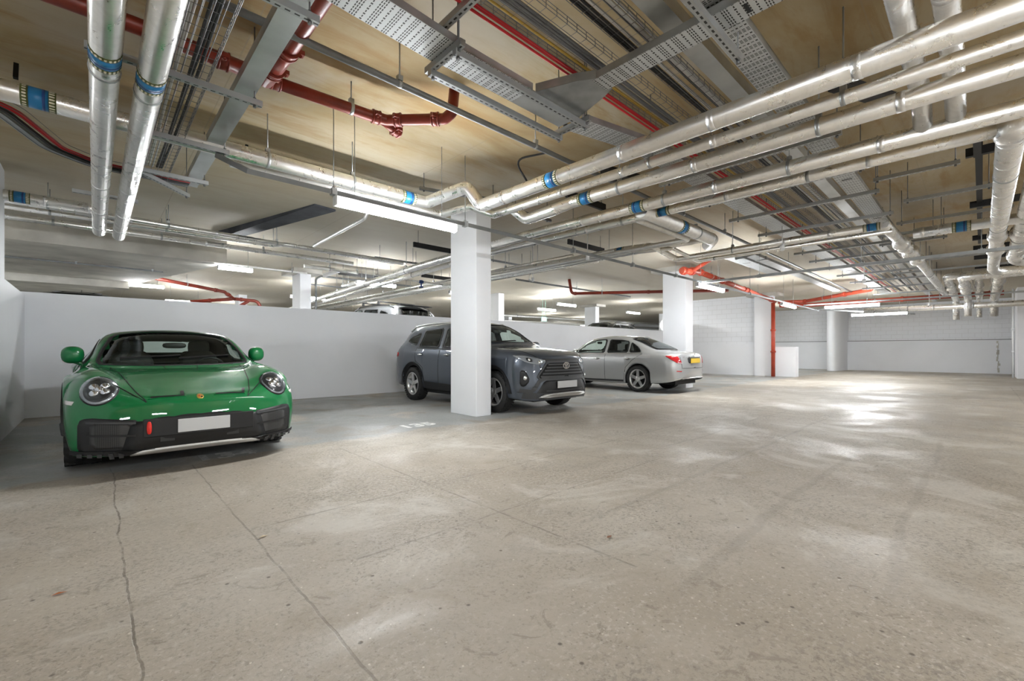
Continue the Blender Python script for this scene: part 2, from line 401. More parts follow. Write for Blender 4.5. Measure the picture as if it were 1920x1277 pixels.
    def build(s, name, mats, parent=None, world=True, mod=None, bevel=0):
        if not isinstance(mats, (list, tuple)): mats = [mats]
        off = Vector((0, 0, 0))
        if parent is not None and world:
            q = parent
            while q is not None: off += q.location; q = q.parent
        me = bpy.data.meshes.new(name)
        me.from_pydata([tuple(v-off) for v in s.v], [], s.f)
        for m in mats: me.materials.append(m)
        me.polygons.foreach_set('material_index', s.m); me.polygons.foreach_set('use_smooth', s.sm)
        me.validate()
        bm = bmesh.new(); bm.from_mesh(me); bmesh.ops.recalc_face_normals(bm, faces=bm.faces); bm.to_mesh(me); bm.free()
        me.update()
        o = bpy.data.objects.new(name, me); C.objects.link(o)
        if parent is not None: o.parent = parent
        if bevel:
            b = o.modifiers.new('bevel', 'BEVEL'); b.width = bevel; b.segments = 2; b.limit_method = 'ANGLE'
        return o
def tag(o, label, cat, group=None, kind=None):
    if label: o['label'] = label
    if cat: o['category'] = cat
    if group: o['group'] = group
    if kind: o['kind'] = kind
    return o
def thing(name, label, cat, loc=(0, 0, 0), rz=0, group=None):
    o = bpy.data.objects.new(name, None); C.objects.link(o); o.location = loc; o.rotation_euler = (0, 0, rz)
    o.empty_display_size = .1
    return tag(o, label, cat, group)
def struct(name, mb, m, label=None):
    o = mb.build(name, m); o['kind'] = 'structure'
    if label: o['label'] = label
    return o
CEIL = 3.55
# ================================================================ the building
b = MB(); b.box((12, 6, -.1), (50, 30, .2)); struct('floor', b, M['floor'])
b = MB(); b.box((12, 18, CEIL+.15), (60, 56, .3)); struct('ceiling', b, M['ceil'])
b = MB(); b.box((10.0, 10.7, 1.025), (23.0, .2, 2.05)); struct('wall_back', b, M['wall'], 'long white partition wall behind the parked cars')
b = MB(); b.box((-.98, 7.4, 1.0), (.3, 6.4, 2.0)); struct('wall_left', b, M['wall'], 'white wall at the left edge beside the green car')
b = MB(); b.box((-1.35, 8.9, 2.8), (.9, .5, 1.5)); struct('pillar', b, M['wall'], 'white pillar standing at the far left edge above the wall')
# raised parking level beyond the partition
b = MB(); b.box((12, 27.5, .4), (60, 33.3, .8)); struct('floor_upper', b, M['floor'])
# lowered slab on the left beyond the partition, with a deep beam under it
b = MB()
pl = [(-12, 11.6), (2.15, 11.6), (.47, 18.5), (-.6, 23), (-12, 23)]
vs = [(x, y, 3.04) for x, y in pl]+[(x, y, CEIL) for x, y in pl]
b.add(vs, [(4, 3, 2, 1, 0)]+[(i, (i+1) % 5, (i+1) % 5+5, i+5) for i in range(5)])
struct('ceiling_lowered', b, M['soffit'], 'lowered grey concrete slab at the upper left')
b = MB(); b.box((-5, 16.8, 2.95), (11.4, .5, .2)); struct('beam', b, M['soffit'], 'grey downstand beam under the lowered slab')
# edge of the slab step, coloured near-black
b = MB()
b.add([(2.67, 7.64, CEIL), (3.05, 7.7, CEIL), (2.0, 10.9, CEIL), (1.8, 10.9, CEIL),
       (2.67, 7.66, CEIL-.02), (3.05, 7.72, CEIL-.03), (2.0, 10.85, CEIL-.16), (1.8, 10.85, CEIL-.16)],
      [(0, 1, 2, 3), (7, 6, 5, 4), (0, 4, 5, 1), (1, 5, 6, 2), (2, 6, 7, 3), (3, 7, 4, 0)])
struct('trim_1', b, M['darkface'], 'dark edge strip under the concrete ceiling')
def pillar(x, y, label, wx=.32, wy=.72, z0=0, head=True):
    b = MB(); b.box((x+wx/2, y+wy/2, (CEIL+z0)/2), (wx, wy, CEIL-z0)); o = struct('pillar', b, M['wall'], label)
    bv = o.modifiers.new('b', 'BEVEL'); bv.width = .006; bv.segments = 2
    if head:
        b = MB(); b.box((x+wx/2, y+wy/2, CEIL-.06), (wx+.5, wy+.5, .12)); struct('pillar_head', b, M['soffit'])
pillar(4.58, 5.72, 'white rectangular pillar in front of the dark grey suv', head=False)
pillar(12.49, 5.89, 'white pillar behind the boot of the silver saloon', .46)
pillar(20.95, 6.09, 'white pillar with the red standpipe against it')
for k, (x, y) in enumerate(((4.5, 14.1), (4.58, 22.3), (12.5, 14.1), (19.4, 14.1), (12.5, 22.3), (27.5, 14.1), (20.7, 22.3))):
    pillar(x, y, ('white pillar above the partition right of the red pipes', 'small far white pillar behind the red pipework', 'white pillar just right of the front pillar, far behind',
                  'white pillar behind the black car roof', 'distant white pillar of the far row', 'white pillar in the far right bay', 'far pillar in the last row')[k], z0=.8, head=k in (0, 3))
# right-hand end
b = MB(); b.box((31.2, 2.2, 1.775), (.4, 6.3, 3.55)); struct('wall_end', b, M['block'], 'far white blockwork end wall')
b = MB(); b.box((30.9, 2.2, .8), (.3, 6.3, 1.6)); struct('wall_end_lower', b, M['wall'], 'smooth lower part of the far end wall')
b = MB(); b.box((30.72, 2.2, 1.615), (.06, 6.3, .03)); b.box((30.72, 8.5, 1.615), (.06, 6.6, .03)); struct('trim_2', b, M['conduit'])
b = MB(); rnd = random.Random(3)
for k in range(14):
    z = .12+k*.105; b.box((30.745, -.53+rnd.uniform(-.03, .03), z), (.012, rnd.uniform(.02, .10), .11))
struct('trim_3', b, M['soffit'], 'vertical strip of peeled paint near the right end of the far wall')
b = MB(); b.box((31.2, 8.5, 1.775), (.4, 6.6, 3.55)); struct('wall_ramp', b, M['block'], 'white blockwork wall left of the curved wall')
b = MB(); b.box((30.9, 8.5, .8), (.3, 6.6, 1.6)); struct('wall_ramp_lower', b, M['wall'])
b = MB(); pts = [(30.9, 6.0), (29.6, 5.9), (28.9, 5.72), (28.65, 5.58), (28.55, 5.42), (28.7, 5.28), (29.2, 5.2), (30.9, 5.15)]
vs = [(x, y, z) for z in (0, CEIL) for x, y in pts]
b.add(vs, [(i, i+1, i+9, i+8) for i in range(7)], 0, True); struct('wall_curved', b, M['wall'], 'curved white wall nib left of the far end wall')
b = MB(); b.box((21.35, 8.6, .7), (.5, 4.4, 1.4)); struct('wall_low', b, M['wall'], 'lower white wall between two pillars at the right')
b = MB(); b.box((21.55, 8.7, 2.5), (.3, 4.4, 2.2)); struct('wall_blockwork', b, M['block'], 'brightly lit blockwork above the lower wall')
b = MB(); b.box((21.2, 5.62, .625), (.4, .75, 1.25)); struct('wall_stub', b, M['wall'], 'low white upstand right of the red standpipe')
b = MB(); b.box((27, -2.4, 1.775), (1.8, 2.9, 3.55)); struct('wall_right', b, M['wall'], 'white wall at the right edge of the picture')
b = MB(); b.box((31.2, -3, 1.775), (.4, 4.1, 3.55)); struct('wall_recess', b, M['wall'])
b = MB(); b.box((12, -8.1, 1.775), (50, .2, 3.55)); struct('wall_front', b, M['wall'])
b = MB(); b.box((-12.9, 14, 1.775), (.2, 46, 3.55)); struct('wall_side', b, M['wall'])
b = MB(); b.box((12, 40, 2.2), (60, .2, 2.8)); struct('wall_far', b, M['wall'])
b = MB(); b.box((37, 20, 1.9), (.2, 44, 3.4)); struct('wall_far_right', b, M['wall'])
b = MB(); b.box((27.5, 10.9, 2.2), (13, .2, 2.8)); struct('wall_service', b, M['soffit'], 'grey wall behind the round duct end')
def downpipe(x, y, r, z0, z1, m, label, cat='pipe'):
    t = thing('drain_pipe', label, cat, (x, y, z0))
    b = MB(); b.tube([(x, y, z0), (x, y, z1)], r, 20); b.build('pipe_run', m, t)
    for z in (z0+1.0, z0+1.9):
        b = MB(); b.tube([(x, y, z), (x, y, z+.09)], r*1.22, 20); b.tube([(x, y, z+.02), (x, y, z+.07)], r*1.4, 8); b.build('coupling', m, t)
    return t
downpipe(20.72, 6.0, .075, 0, 3.1, M['redb'], 'vertical red standpipe on the third white pillar')
for k, (x, y, r) in enumerate(((30.5, -1.15, .1), (30.5, -1.5, .06), (26.6, -.86, .03))):
    downpipe(x, y, r, 0, CEIL, M['pvc'], ('thick white downpipe in the recess right of the end wall', 'thin white downpipe in the same recess', 'slim white pipe at the corner of the right wall')[k])
# bay numbers stencilled on the floor
def text(body, size, loc, rot, m, name, parent=None, ext=.0008, sx=1.0, off=.012):
    cu = bpy.data.curves.new(name, 'FONT'); cu.body = body; cu.size = size; cu.align_x = 'CENTER'; cu.align_y = 'CENTER'; cu.extrude = ext
    cu.offset = off*size
    tmp = bpy.data.objects.new('tmp', cu); C.objects.link(tmp)
    dg = bpy.context.evaluated_depsgraph_get(); me = bpy.data.meshes.new_from_object(tmp.evaluated_get(dg))
    bpy.data.objects.remove(tmp); me.materials.clear(); me.materials.append(m)
    o = bpy.data.objects.new(name, me); C.objects.link(o); o.location = loc; o.rotation_euler = rot; o.scale = (sx, 1, 1)
    if parent: o.parent = parent
    return o
for s, x, y, m, l in (('135', 3.45, 5.68, M['paintw'], 'white stencilled number 135 on the floor left of the front pillar'),
                      ('134', 1.0, 5.45, M['paintf'], 'faded number 134 on the floor under the green car nose'),
                      ('136', 6.35, 5.55, M['paintf'], 'faded number 136 in the shadow under the dark suv'),
                      ('137', 8.75, 5.85, M['paintf'], 'faded number 137 on the floor left of the silver saloon wheel')):
    tag(text(s, .36, (x, y, .0012), (0, 0, 0), m, 'bay_number', sx=1.05, off=.034), l, 'floor marking')
# leaves on the floor
for k, (x, y, c) in enumerate(((-.12, 2.85, (.45, .12, .02)), (.72, 2.9, (.62, .5, .32)), (4.95, 5.3, (.10, .09, .06)), (2.2, 1.5, (.3, .14, .08)))):
    b = MB(); b.add([(x-.025, y, .004), (x, y-.012, .009), (x+.03, y+.004, .003), (x, y+.014, .006)], [(0, 1, 2, 3)])
    tag(b.build('dry_leaf', mat('leaf_%d' % k, c, .7)), ('small orange dry leaf on the floor at the left edge', 'pale dry leaf on the floor before the green car', 'dark leaf on the floor beside the front pillar', 'brown scrap of leaf on the open floor')[k], 'leaf')
# ================================================================ services
def ring(b, p, t, r, wd, mi=0, n=20):
    t = Vector(t).normalized(); p = Vector(p); b.tube([p-t*wd/2, p+t*wd/2], r, n, mi)
def along(P, d):
    for i in range(len(P)-1):
        l = (P[i+1]-P[i]).length
        if d <= l or i == len(P)-2: t = (P[i+1]-P[i]).normalized(); return P[i]+t*min(d, l), t
        d -= l
def pipe(name, label, pts, r, m, cat='pipe', R=None, bands=(), clamps=(), tape=(), valves=(), group=None, run='insulation', n=18, rod=True, dark=False):
    """a service pipe: the run, printed bands, hanger clamps with their threaded rod, joint tape"""
    P = arc_path(pts, R if R is not None else r*1.9)
    t = thing(name, label, cat, pts[0], 0, group)
    b = MB(); b.tube(P, r, n); b.build(run, m, t)
    for d in bands:
        p, q = along(P, d); b = MB()
        ring(b, p, q, r*1.012, .11, 0); ring(b, p-q*.075, q, r*1.012, .045, 1); ring(b, p+q*.075, q, r*1.012, .045, 1)
        ring(b, p+q*.028, q, r*1.018, .018, 3)
        a = Vector((0, 0, 1)) if abs(q.z) < .9 else Vector((1, 0, 0)); e1 = (a-q*a.dot(q)).normalized(); e2 = q.cross(e1)
        nn = 22
        for s in (-1, 1):
            for k in range(nn):
                th = 2*PI*k/nn; dr = e1*math.cos(th)+e2*math.sin(th); tn = -e1*math.sin(th)+e2*math.cos(th)
                c0 = p+dr*(r*1.03)+q*(.075*s)
                h = .017 if s > 0 else .012
                b.add([c0-q*h-tn*.006, c0-q*h+tn*.006, c0+q*h*.6+tn*.006, c0+q*h, c0+q*h*.6-tn*.006], [(0, 1, 2, 3, 4)], 2)
        b.build('flow_label', [M['blue'], M['green'], M['cream'], M['dkblue']], t)
    for d in tape:
        p, q = along(P, d); b = MB(); ring(b, p, q, r*1.03, .05, 0); b.build('joint_tape', M['foil2'], t)
    for d in clamps:
        p, q = along(P, d); b = MB(); ring(b, p, q, r*1.06, .03, 0)
        b.box(p+Vector((0, 0, r+.02)), (.04, .04, .04))
        cl = b.build('clamp', M['galv'], t)
        if rod:
            b = MB(); b.tube([p+Vector((0, 0, r)), (p.x, p.y, CEIL)], .006, 6); b.build('threaded_rod', M['galv'], cl)
    for d, s in valves:
        p, q = along(P, d); b = MB(); b.ball(p, (r*s*1.25, r*s, r*s), n=8, p=.8); b.build('valve_jacket', M['foil2'], t)
    return t
F, F2, FP = M['foil'], M['foil2'], M['foilp']
Z = 2.9
# two capped pipes on the left, running away from the camera
for x, ye, lab in ((.045, 9.15, 'left of two capped silver pipes hanging over the green car'), (.27, 9.3, 'right of two capped silver pipes hanging over the green car')):
    pipe('insulated_pipe', lab, [(x, -1.5, Z), (x, ye, Z)], .077, F, clamps=(5.35+(.15 if x > .1 else 0), 3.1), bands=(5.15+(.12 if x > .1 else 0),), tape=(8, 9.2, 10.2), group='capped pipes', rod=False)
# P1 - P3 near bundle running over the aisle
pipe('insulated_pipe', 'long silver pipe along the upper left that becomes the topmost big pipe',
     [(-7, 5.07, 3.07), (3.22, 5.07, 3.07), (3.32, 4.72, 3.12), (3.38, 4.4, 3.14), (3.5, 4.28, 2.9), (3.53, -1.6, 2.9)], .078, F, R=.10,
     bands=(6.68, 9.93, 12.35), clamps=(8.3, 9.2), tape=(5.5, 11.6, 13.2, 14, 14.9), rod=True)
pipe('insulated_pipe', 'slimmer silver pipe running just under the topmost big pipe',
     [(1.0, 5.25, 3.02), (3.55, 5.25, 3.02), (3.7, 4.75, 3.05), (3.86, 4.45, 2.9), (3.9, -1.6, 2.9)], .05, F, R=.08, clamps=(5.7, 7.2), tape=(4.6, 5.4, 6.3))
pipe('insulated_pipe', 'third big silver pipe, with a blue band near its rounded end',
     [(3.95, 4.25, 3.0), (4.12, 4.1, 2.82), (4.15, 3.62, 2.85), (4.22, 3.42, 2.9), (4.27, -1.6, 2.9)], .07, F, R=.09, bands=(1.2,), clamps=(1.65, 3.5), tape=(2.5, 4.0))
pipe('insulated_pipe', 'fourth silver pipe of the bundle passing behind the front pillar',
     [(5.03, -1.6, Z), (4.92, 4.8, Z), (5.05, 8.2, Z), (5.7, 16, Z), (7.0, 30, Z)], .07, F, bands=(4.55,), clamps=(2.9, 4.2, 7.6, 10.5, 13, 15.5), tape=(2.2, 3.6, 5.4, 9))
pipe('insulated_pipe', 'lowest silver pipe of the near bundle, beside the fourth',
     [(5.38, -.17, Z), (5.36, 3.2, Z), (5.3, 6, Z), (5.5, 9, Z), (6.2, 17, Z), (7.4, 30, Z)], .055, F, bands=(3.0,), clamps=(1.4, 3.6, 6.5, 9.5, 12, 14.5), tape=(.9, 2.2, 4.2, 7.8))
# branches coming from the ceiling side over the bundle
pipe('insulated_duct', 'left foil duct crossing above the big pipes at top right', [(1.2, .33, 3.13), (4.7, .33, 3.13), (4.98, .33, 2.92)], .062, F2, tape=(1, 2), rod=False, clamps=(2.6,))
pipe('insulated_duct', 'right foil duct crossing above the big pipes at top right', [(1.2, .14, 3.13), (4.7, .14, 3.13), (5.0, .14, 2.92)], .062, F2, tape=(1.2, 2.3))
pipe('insulated_pipe', 'thick foil pipe running from the elbow of the lowest bundle pipe',
     [(5.38, -.17, Z), (13.6, -.17, Z), (14.2, -.17, 2.8), (14.3, -1.0, 2.8), (14.3, -5, 2.8)], .09, F2, R=.3, clamps=(1.4, 4.2), tape=(.25, .9, 2.0, 2.6, 3.1, 5.0), valves=((.05, 1.25), (4.9, 1.3), (6.3, 1.35)))
pipe('insulated_pipe', 'second thick foil pipe at the far right edge with an elbow',
     [(7.4, -.42, 3.0), (11.2, -.42, Z), (12.4, -.42, 2.75), (12.6, -1.0, 2.75), (12.6, -5, 2.75)], .095, F2, R=.3, clamps=(2.0, 3.4), tape=(1.3, 2.9, 4.1), valves=((3.0, 1.35), (4.6, 1.25)))
pipe('insulated_pipe', 'silver pipe with a blue band crossing before the thick foil pipes at right', [(9.17, .72, Z), (9.17, -3.5, Z)], .075, F, bands=(.52,), tape=(.1,))
pipe('insulated_pipe', 'angled foil pipe with lumpy wrapped valves at the right', [(8.25, .98, 2.93), (9.2, .95, 2.93), (13, .85, 2.9), (20, .8, 2.9)], .078, F2,
     tape=(.4, 5, 7), valves=((1.7, 1.6), (2.1, 1.45), (2.75, 1.65), (3.1, 1.4), (3.7, 1.5)), clamps=(6,))
pipe('pipe_pair', 'upper silver pipe ending in a blue band near the wrapped valve pipe', [(8.26, 1.0, Z), (8.1, 4.0, 2.84), (7.35, 4.1, 3.0), (7.25, 4.6, 3.0), (7.2, 26, 3.0)], .055, F, bands=(.1, 4.35), R=.08, clamps=(2, 6.5, 9), tape=(.6, 1.2), run='insulation')
pipe('pipe_pair', 'slim silver pipe running under the banded pipe', [(8.5, .9, 2.85), (8.35, 3.7, 2.8), (7.6, 3.85, 2.95), (7.45, 4.4, 2.95), (7.4, 26, 2.95)], .035, F, R=.08, clamps=(2.5,), rod=False)
for k, (x, r) in enumerate(((6.95, .028), (7.62, .045), (7.8, .03))):
    pipe('slim_pipe', ('thinnest left pipe of the far bundle behind the front pillar', 'middle pipe of the far bundle behind the front pillar', 'right pipe of the far bundle behind the front pillar')[k], [(x, 5.6 if k != 1 else 3.2, 3.0), (x, 27, 3.0)], r, F, clamps=(2, 5, 8, 11))
pipe('insulated_pipe', 'short pale pipe with blue band branching right from the bundle', [(5.1, 3.0, Z), (7.3, 3.0, Z), (7.6, 3.2, Z)], .095, FP, bands=(1.1,), tape=(2.1,), clamps=(1.6,), rod=False)
pipe('insulated_pipe', 'slim pale pipe beside the short banded branch', [(5.36, 3.25, Z), (7.0, 3.25, Z), (7.02, 4.8, Z), (7.1, 27, Z)], .045, FP, R=.08)
for k, (yy, x0, r) in enumerate(((9.05, -7, .075), (9.35, -7, .042), (9.72, -7, .042), (10.45, -7, .05))):
    pt = [(x0, yy, 3.2), (.3, yy, 3.2), (5.0+k*.2, yy+.3, 3.2)]
    if k == 2: pt = [(x0, yy, 3.2), (2.55, yy, 3.2), (2.75, yy-.25, 3.2), (5.4, yy-.15, 3.2)]
    if k == 0: pt = [(x0, yy, 3.2), (-.05, yy, 3.2)]
    if k == 3: pt = [(x0, yy, 3.2), (4.55, yy, 3.2)]
    pipe('insulated_pipe' if k == 0 else 'slim_pipe', ('thick silver pipe with blue and green band at the left edge', 'upper slim pipe running along above the partition at left', 'middle slim pipe above the partition, ending in a small jog', 'lowest slim pipe above the partition at left')[k],
         pt, r, F, bands=(6.25,) if k == 0 else (), clamps=() if k == 0 else (6.5, 7.9, 9.6), tape=(6.5, 7.0) if k == 0 else (7.3, 8.6))
pipe('slim_pipe', 'slim branch rising right from the jogged pipe left of the lit batten', [(3.2, 9.2, 3.2), (3.2, 6.9, 3.25), (3.25, 6.7, CEIL)], .03, FP)
# distant pipework behind the partition
for k, (a, c, r) in enumerate((((5.6, 12.6, 3.1), (5.6, 13.6, 3.1), .05), ((3.6, 11.0, 3.1), (4.9, 11.0, 3.1), .045), ((1.0, 13.2, 3.3), (4.4, 13.2, 3.3), .03), ((8.2, 11.0, 3.2), (8.2, 26, 3.2), .06), ((9.5, 9.9, 3.3), (16, 9.9, 3.3), .03),
                               ((14, 18, 3.0), (30, 16, 3.0), .07), ((14, 19, 2.8), (32, 17, 2.8), .06), ((12, 24, 2.9), (34, 23, 2.9), .08))):
    pipe('distant_pipe', ('short pale pipe stub hanging beyond the partition', 'thin silver pipe passing above the far pillar left', 'thin conduit under the far ceiling at left', 'silver pipe receding behind the front pillar', 'thin grey pipe above the far parking bays',
         'upper far service pipe above the black car roof', 'lower far service pipe above the black car roof', 'furthest service pipe before the back wall')[k], [a, c], r, FP if k != 4 else M['conduit'], clamps=(.6, 3))
rnd = random.Random(5)
for k in range(12):
    y = rnd.uniform(25, 31); z = rnd.uniform(2.35, 3.3); x0 = rnd.uniform(9, 16)
    pipe('distant_pipe', 'one of the many thin service pipes under the far ceiling beyond the partition', [(x0, y, z), (x0+rnd.uniform(10, 18), y-rnd.uniform(0, 1.5), z)], rnd.choice((.03, .04, .06)), rnd.choice((FP, M['conduit'], M['galv'])), group='thin service pipes in the far bays', clamps=(2, 6))
t = thing('duct_end', 'round white duct end sticking out of the grey wall behind the silver saloon', 'duct', (20.6, 10.6, 2.3))
b = MB(); b.tube([(23.5, 10.5, 2.32), (20.2, 10.5, 2.32)], .28, 24); b.build('duct', M['pvc'], t)
b = MB(); b.tube([(20.2, 10.5, 2.32), (20.12, 10.5, 2.32)], .30, 24); b.build('collar', M['pvc'], t)
# pipe nest at the right end
pipe('insulated_pipe', 'upper foil U-bend pipe in the far right pipe nest', [(16, -4, 3.0), (16, .62, 3.0), (22.5, .62, 2.9), (22.5, .62, 2.2)], .09, F2, R=.25, valves=((6.8, 1.4), (8.2, 1.3)), clamps=(3, 8))
pipe('insulated_pipe', 'lower foil U-bend pipe in the far right pipe nest', [(14.6, -4, 2.8), (14.6, .3, 2.8), (20.5, .3, 2.8), (20.5, .3, 2.2)], .09, F2, R=.25, valves=((6.2, 1.35), (7.6, 1.4)), clamps=(3,))
pipe('insulated_pipe', 'foil riser left of the thick elbow in the far right pipe nest', [(15.6, -.3, 2.95), (22.4, -.3, 2.85), (22.6, -.3, 2.3)], .11, F2, R=.2, valves=((1.5, 1.3), (3.5, 1.2)), clamps=(2,))
pipe('insulated_pipe', 'foil pipe between the two U-bends in the far right nest', [(17.2, .05, 3.1), (23.5, .05, 2.9), (23.5, .05, 2.3)], .08, F2, R=.2, valves=((2, 1.4), (4, 1.4)))
pipe('insulated_pipe', 'grey pipe running full width across the far right below the nest', [(22.2, 3.2, 2.66), (22.2, -5, 2.66)], .10, F, clamps=(1.3, 3), tape=(2,))
# red pipework
RD, RB = M['red'], M['redb']
def redpipe(label, pts, r, m=RD, coup=(), clamps=(), R=None):
    t = pipe('red_drain_pipe', label, pts, r, m, 'pipe', R=R, clamps=clamps, run='pipe_run')
    P = arc_path(pts, R if R is not None else r*1.9)
    for d in coup:
        p, q = along(P, d); b = MB(); ring(b, p, q, r*1.2, .075); ring(b, p-q*.03, q, r*1.28, .014); ring(b, p+q*.03, q, r*1.28, .014)
        for s in (-1, 1):
            e = q.cross(Vector((0, 0, 1))).normalized()
            b.box(p+e*(r*1.3*s), (.05, .05, .03)); b.ball(p+e*(r*1.34*s)+Vector((0, 0, -.02)), (.014, .014, .014), n=4)
        b.build('coupling', m, t)
    return t
redpipe('red drain pipe crossing the top left of the ceiling behind the silver pipes', [(-3.0, 4.15, 3.36), (.2, 4.0, 3.34), (.98, 3.98, 3.31)], .056, coup=(3.72, 3.9), clamps=(1.2,))
redpipe('red drain pipe running toward the ceiling bend, right of the wide grey trunking', [(.98, 3.98, 3.3), (1.85, 3.93, 3.3), (2.03, 3.9, 3.3), (2.42, 3.5, 3.3), (2.45, 3.42, 3.34), (2.46, 3.4, CEIL)], .05, coup=(.1, .95, 1.16, 1.52), clamps=(.72,), R=.05)
redpipe('short red branch hanging below the ceiling bend', [(2.0, 3.93, 3.3), (2.2, 3.95, 3.24)], .04, coup=(.16,))
redpipe('fat red drain pipe coming from the top edge beside the grey trunking', [(1.0, -1, 3.2), (1.0, 3.5, 3.26), (1.0, 3.97, 3.29)], .066, coup=(4.75, 4.4), clamps=(3.3,))
redpipe('sloping red drain pipe above the low wall, left of the third pillar', [(12.0, 5.3, 3.25), (20.6, 5.9, 3.15)], .075, RB, coup=(.15, 2, 4.2, 4.6, 8), clamps=(1, 3, 6))
redpipe('red elbow pipe at the head of the second pillar', [(11.25, 5.42, 3.2), (12.0, 5.3, 3.25)], .085, RB, coup=(.1, .45))
redpipe('short red branch rising to the ceiling by the second pillar head', [(11.6, 5.3, 3.22), (11.9, 4.95, 3.5)], .05, RB)
redpipe('upper red pipe running right from the third pillar with an end bend', [(20.7, 5.8, 3.1), (21.3, 5.0, 3.12), (19.3, 2.6, 3.18), (19.0, 2.4, 3.4)], .07, RB, coup=(3, 1), clamps=(2,))
redpipe('long lower red pipe crossing the far right of the hall', [(20.9, 5.8, 2.98), (21.5, 5.0, 2.98), (21.5, -.5, 2.98)], .08, RB, coup=(2, 4, 6.2), clamps=(3, 5))
redpipe('thin red pipe under the ceiling between the front and second pillar, far behind', [(11.9, 9.75, CEIL), (11.9, 9.65, 3.05), (13.6, 7.0, 3.02), (14.6, 5.5, 3.0)], .05, RD, coup=(.6, 3), clamps=(1.5,), R=.15)
redpipe('sloping red pipe above the partition near the far lights', [(1.1, 17.0, 3.3), (3.3, 18.2, 3.15), (3.75, 18.9, 2.98)], .055, RD, coup=(2.2, 2.8), clamps=(1.2,))
redpipe('upper red branch in the cluster above the partition', [(2.5, 19.5, 2.85), (3.75, 18.9, 3.0), (4.5, 18.9, 2.97), (4.8, 18.9, 2.3)], .06, RD, coup=(.6, 1.6), R=.2)
redpipe('lower red branch in the cluster above the partition', [(2.4, 19.4, 2.72), (3.9, 19.2, 2.72), (4.2, 18.9, 2.95)], .055, RD, coup=(.7, 1.4))
# grey conduits
def conduit(label, pts, r, clamps=(), m='conduit', name='conduit', R=None, rod=True):
    return pipe(name, label, pts, r, M[m], 'conduit', clamps=clamps, run='tube_run', R=R, n=12, rod=rod)
conduit('dark grey conduit crossing the ceiling right of the red drain pipe', [(-3, 3.15, 3.2), (4.6, 3.15, 3.2), (9, 3.15, 3.2), (20, 3.2, 3.2)], .026, clamps=(4.75, 6.3, 7.6, 9.6, 11.2, 13))
conduit('black flexible cable loop above the topmost big pipe', [(3.95, 3.9, 3.2), (3.8, 4.0, 3.48), (4.0, 3.6, 3.5), (4.1, 3.1, 3.2)], .012, m='blkc', name='cable_loop', R=.1)
conduit('grey flexible hose dropping from the ceiling by the white trunking', [(2.0, 1.42, CEIL), (2.05, 1.45, 3.4), (1.95, 1.5, 3.25)], .02, m='gryc', name='flexible_hose', R=.1)
conduit('small grey conduit looping on the far left pillar above the partition', [(4.95, 14.05, .8), (4.95, 14.05, 3.3), (5.1, 14.05, 3.4), (9, 14.05, 3.4)], .03, R=.12)
conduit('thin conduit along the lowered slab at the upper left', [(-7, 13.4, 3.0), (1.2, 13.6, 3.0)], .018, clamps=(6.7, 8.0), rod=False)
conduit('slim pipe carrying a blue valve left of the front pillar', [(5.0, 10.2, 2.95), (7.2, 10.2, 2.9)], .025, m='foilp', name='slim_pipe')
t = thing('gate_valve', 'small blue valve on the slim pipe left of the front pillar', 'valve', (6.3, 10.2, 2.92))
b = MB(); b.ball((6.3, 10.2, 2.92), (.08, .05, .05)); b.tube([(6.3, 10.2, 2.92), (6.3, 10.2, 2.8)], .02, 8); b.build('valve_body', M['dkblue'], t)
b = MB(); b.ball((6.3, 10.2, 2.78), (.06, .06, .02)); b.build('hand_wheel', M['dkblue'], t)
# steel lighting trunking: rises at left to the wide trunking
def channel(name, label, pts, wd, ht, m, rods=(), cat='trunking'):
    t = thing(name, label, cat, pts[0]); b = MB(); b.rect(pts, wd, ht); b.build('channel', m, t)
    P = [Vector(p) for p in pts]
    for d in rods:
        p, q = along(P, d); b = MB(); b.tube([p, (p.x, p.y, CEIL)], .005, 6); b.box(p+Vector((0, 0, 0)), (.05, wd+.02, ht+.02)); b.tube([p+Vector((0, 0, ht/2)), p+Vector((0, 0, ht/2+.03))], .014, 8)
        b.build('hanger_rod', M['galv'], t)
    return t
channel('lighting_trunking', 'long grey lighting channel crossing in front of the front pillar', [(.85, 4.98, 2.95), (.99, 4.46, 2.69), (4, 4.46, 2.69), (12.2, 4.46, 2.69), (21, 4.46, 2.69)], .05, .045, M['conduit'], (1.35, 3.0, 5.15, 6.9, 8.6, 10.8, 13))
channel('lighting_trunking', 'pale grey channel crossing the right half toward the right edge', [(10.15, 4.4, 2.66), (10.15, -5, 2.66)], .06, .05, M['galv'], (1.2, 2.9, 4.4))
channel('lighting_trunking', 'grey channel above the two far right battens', [(18.6, 4.4, 2.72), (18.6, -4, 2.72)], .06, .05, M['galv'], (2, 4))
channel('lighting_trunking', 'white lighting channel running out from the third pillar', [(20.6, 4.4, 2.7), (26, 2.0, 2.68)], .05, .05, M['galv'])
channel('wide_trunking', 'wide grey steel trunking at the upper left, right of the cable baskets', [(.83, -1.5, 3.1), (.83, 6.5, 3.1)], .135, .07, M['trunk'])
channel('wide_trunking', 'wide grey steel trunking under the ceiling right of the cable baskets at top right', [(-1, 1.36, 3.22), (14, 1.36, 3.22), (26, 1.36, 3.22)], .13, .09, M['trunk'])
channel('cable_trunking', 'far grey trunking above the valve pipe', [(9.6, 3.4, 3.0), (9.9, 3.3, 3.1), (18, 3.3, 3.1)], .2, .06, M['galv'], (1, 3))
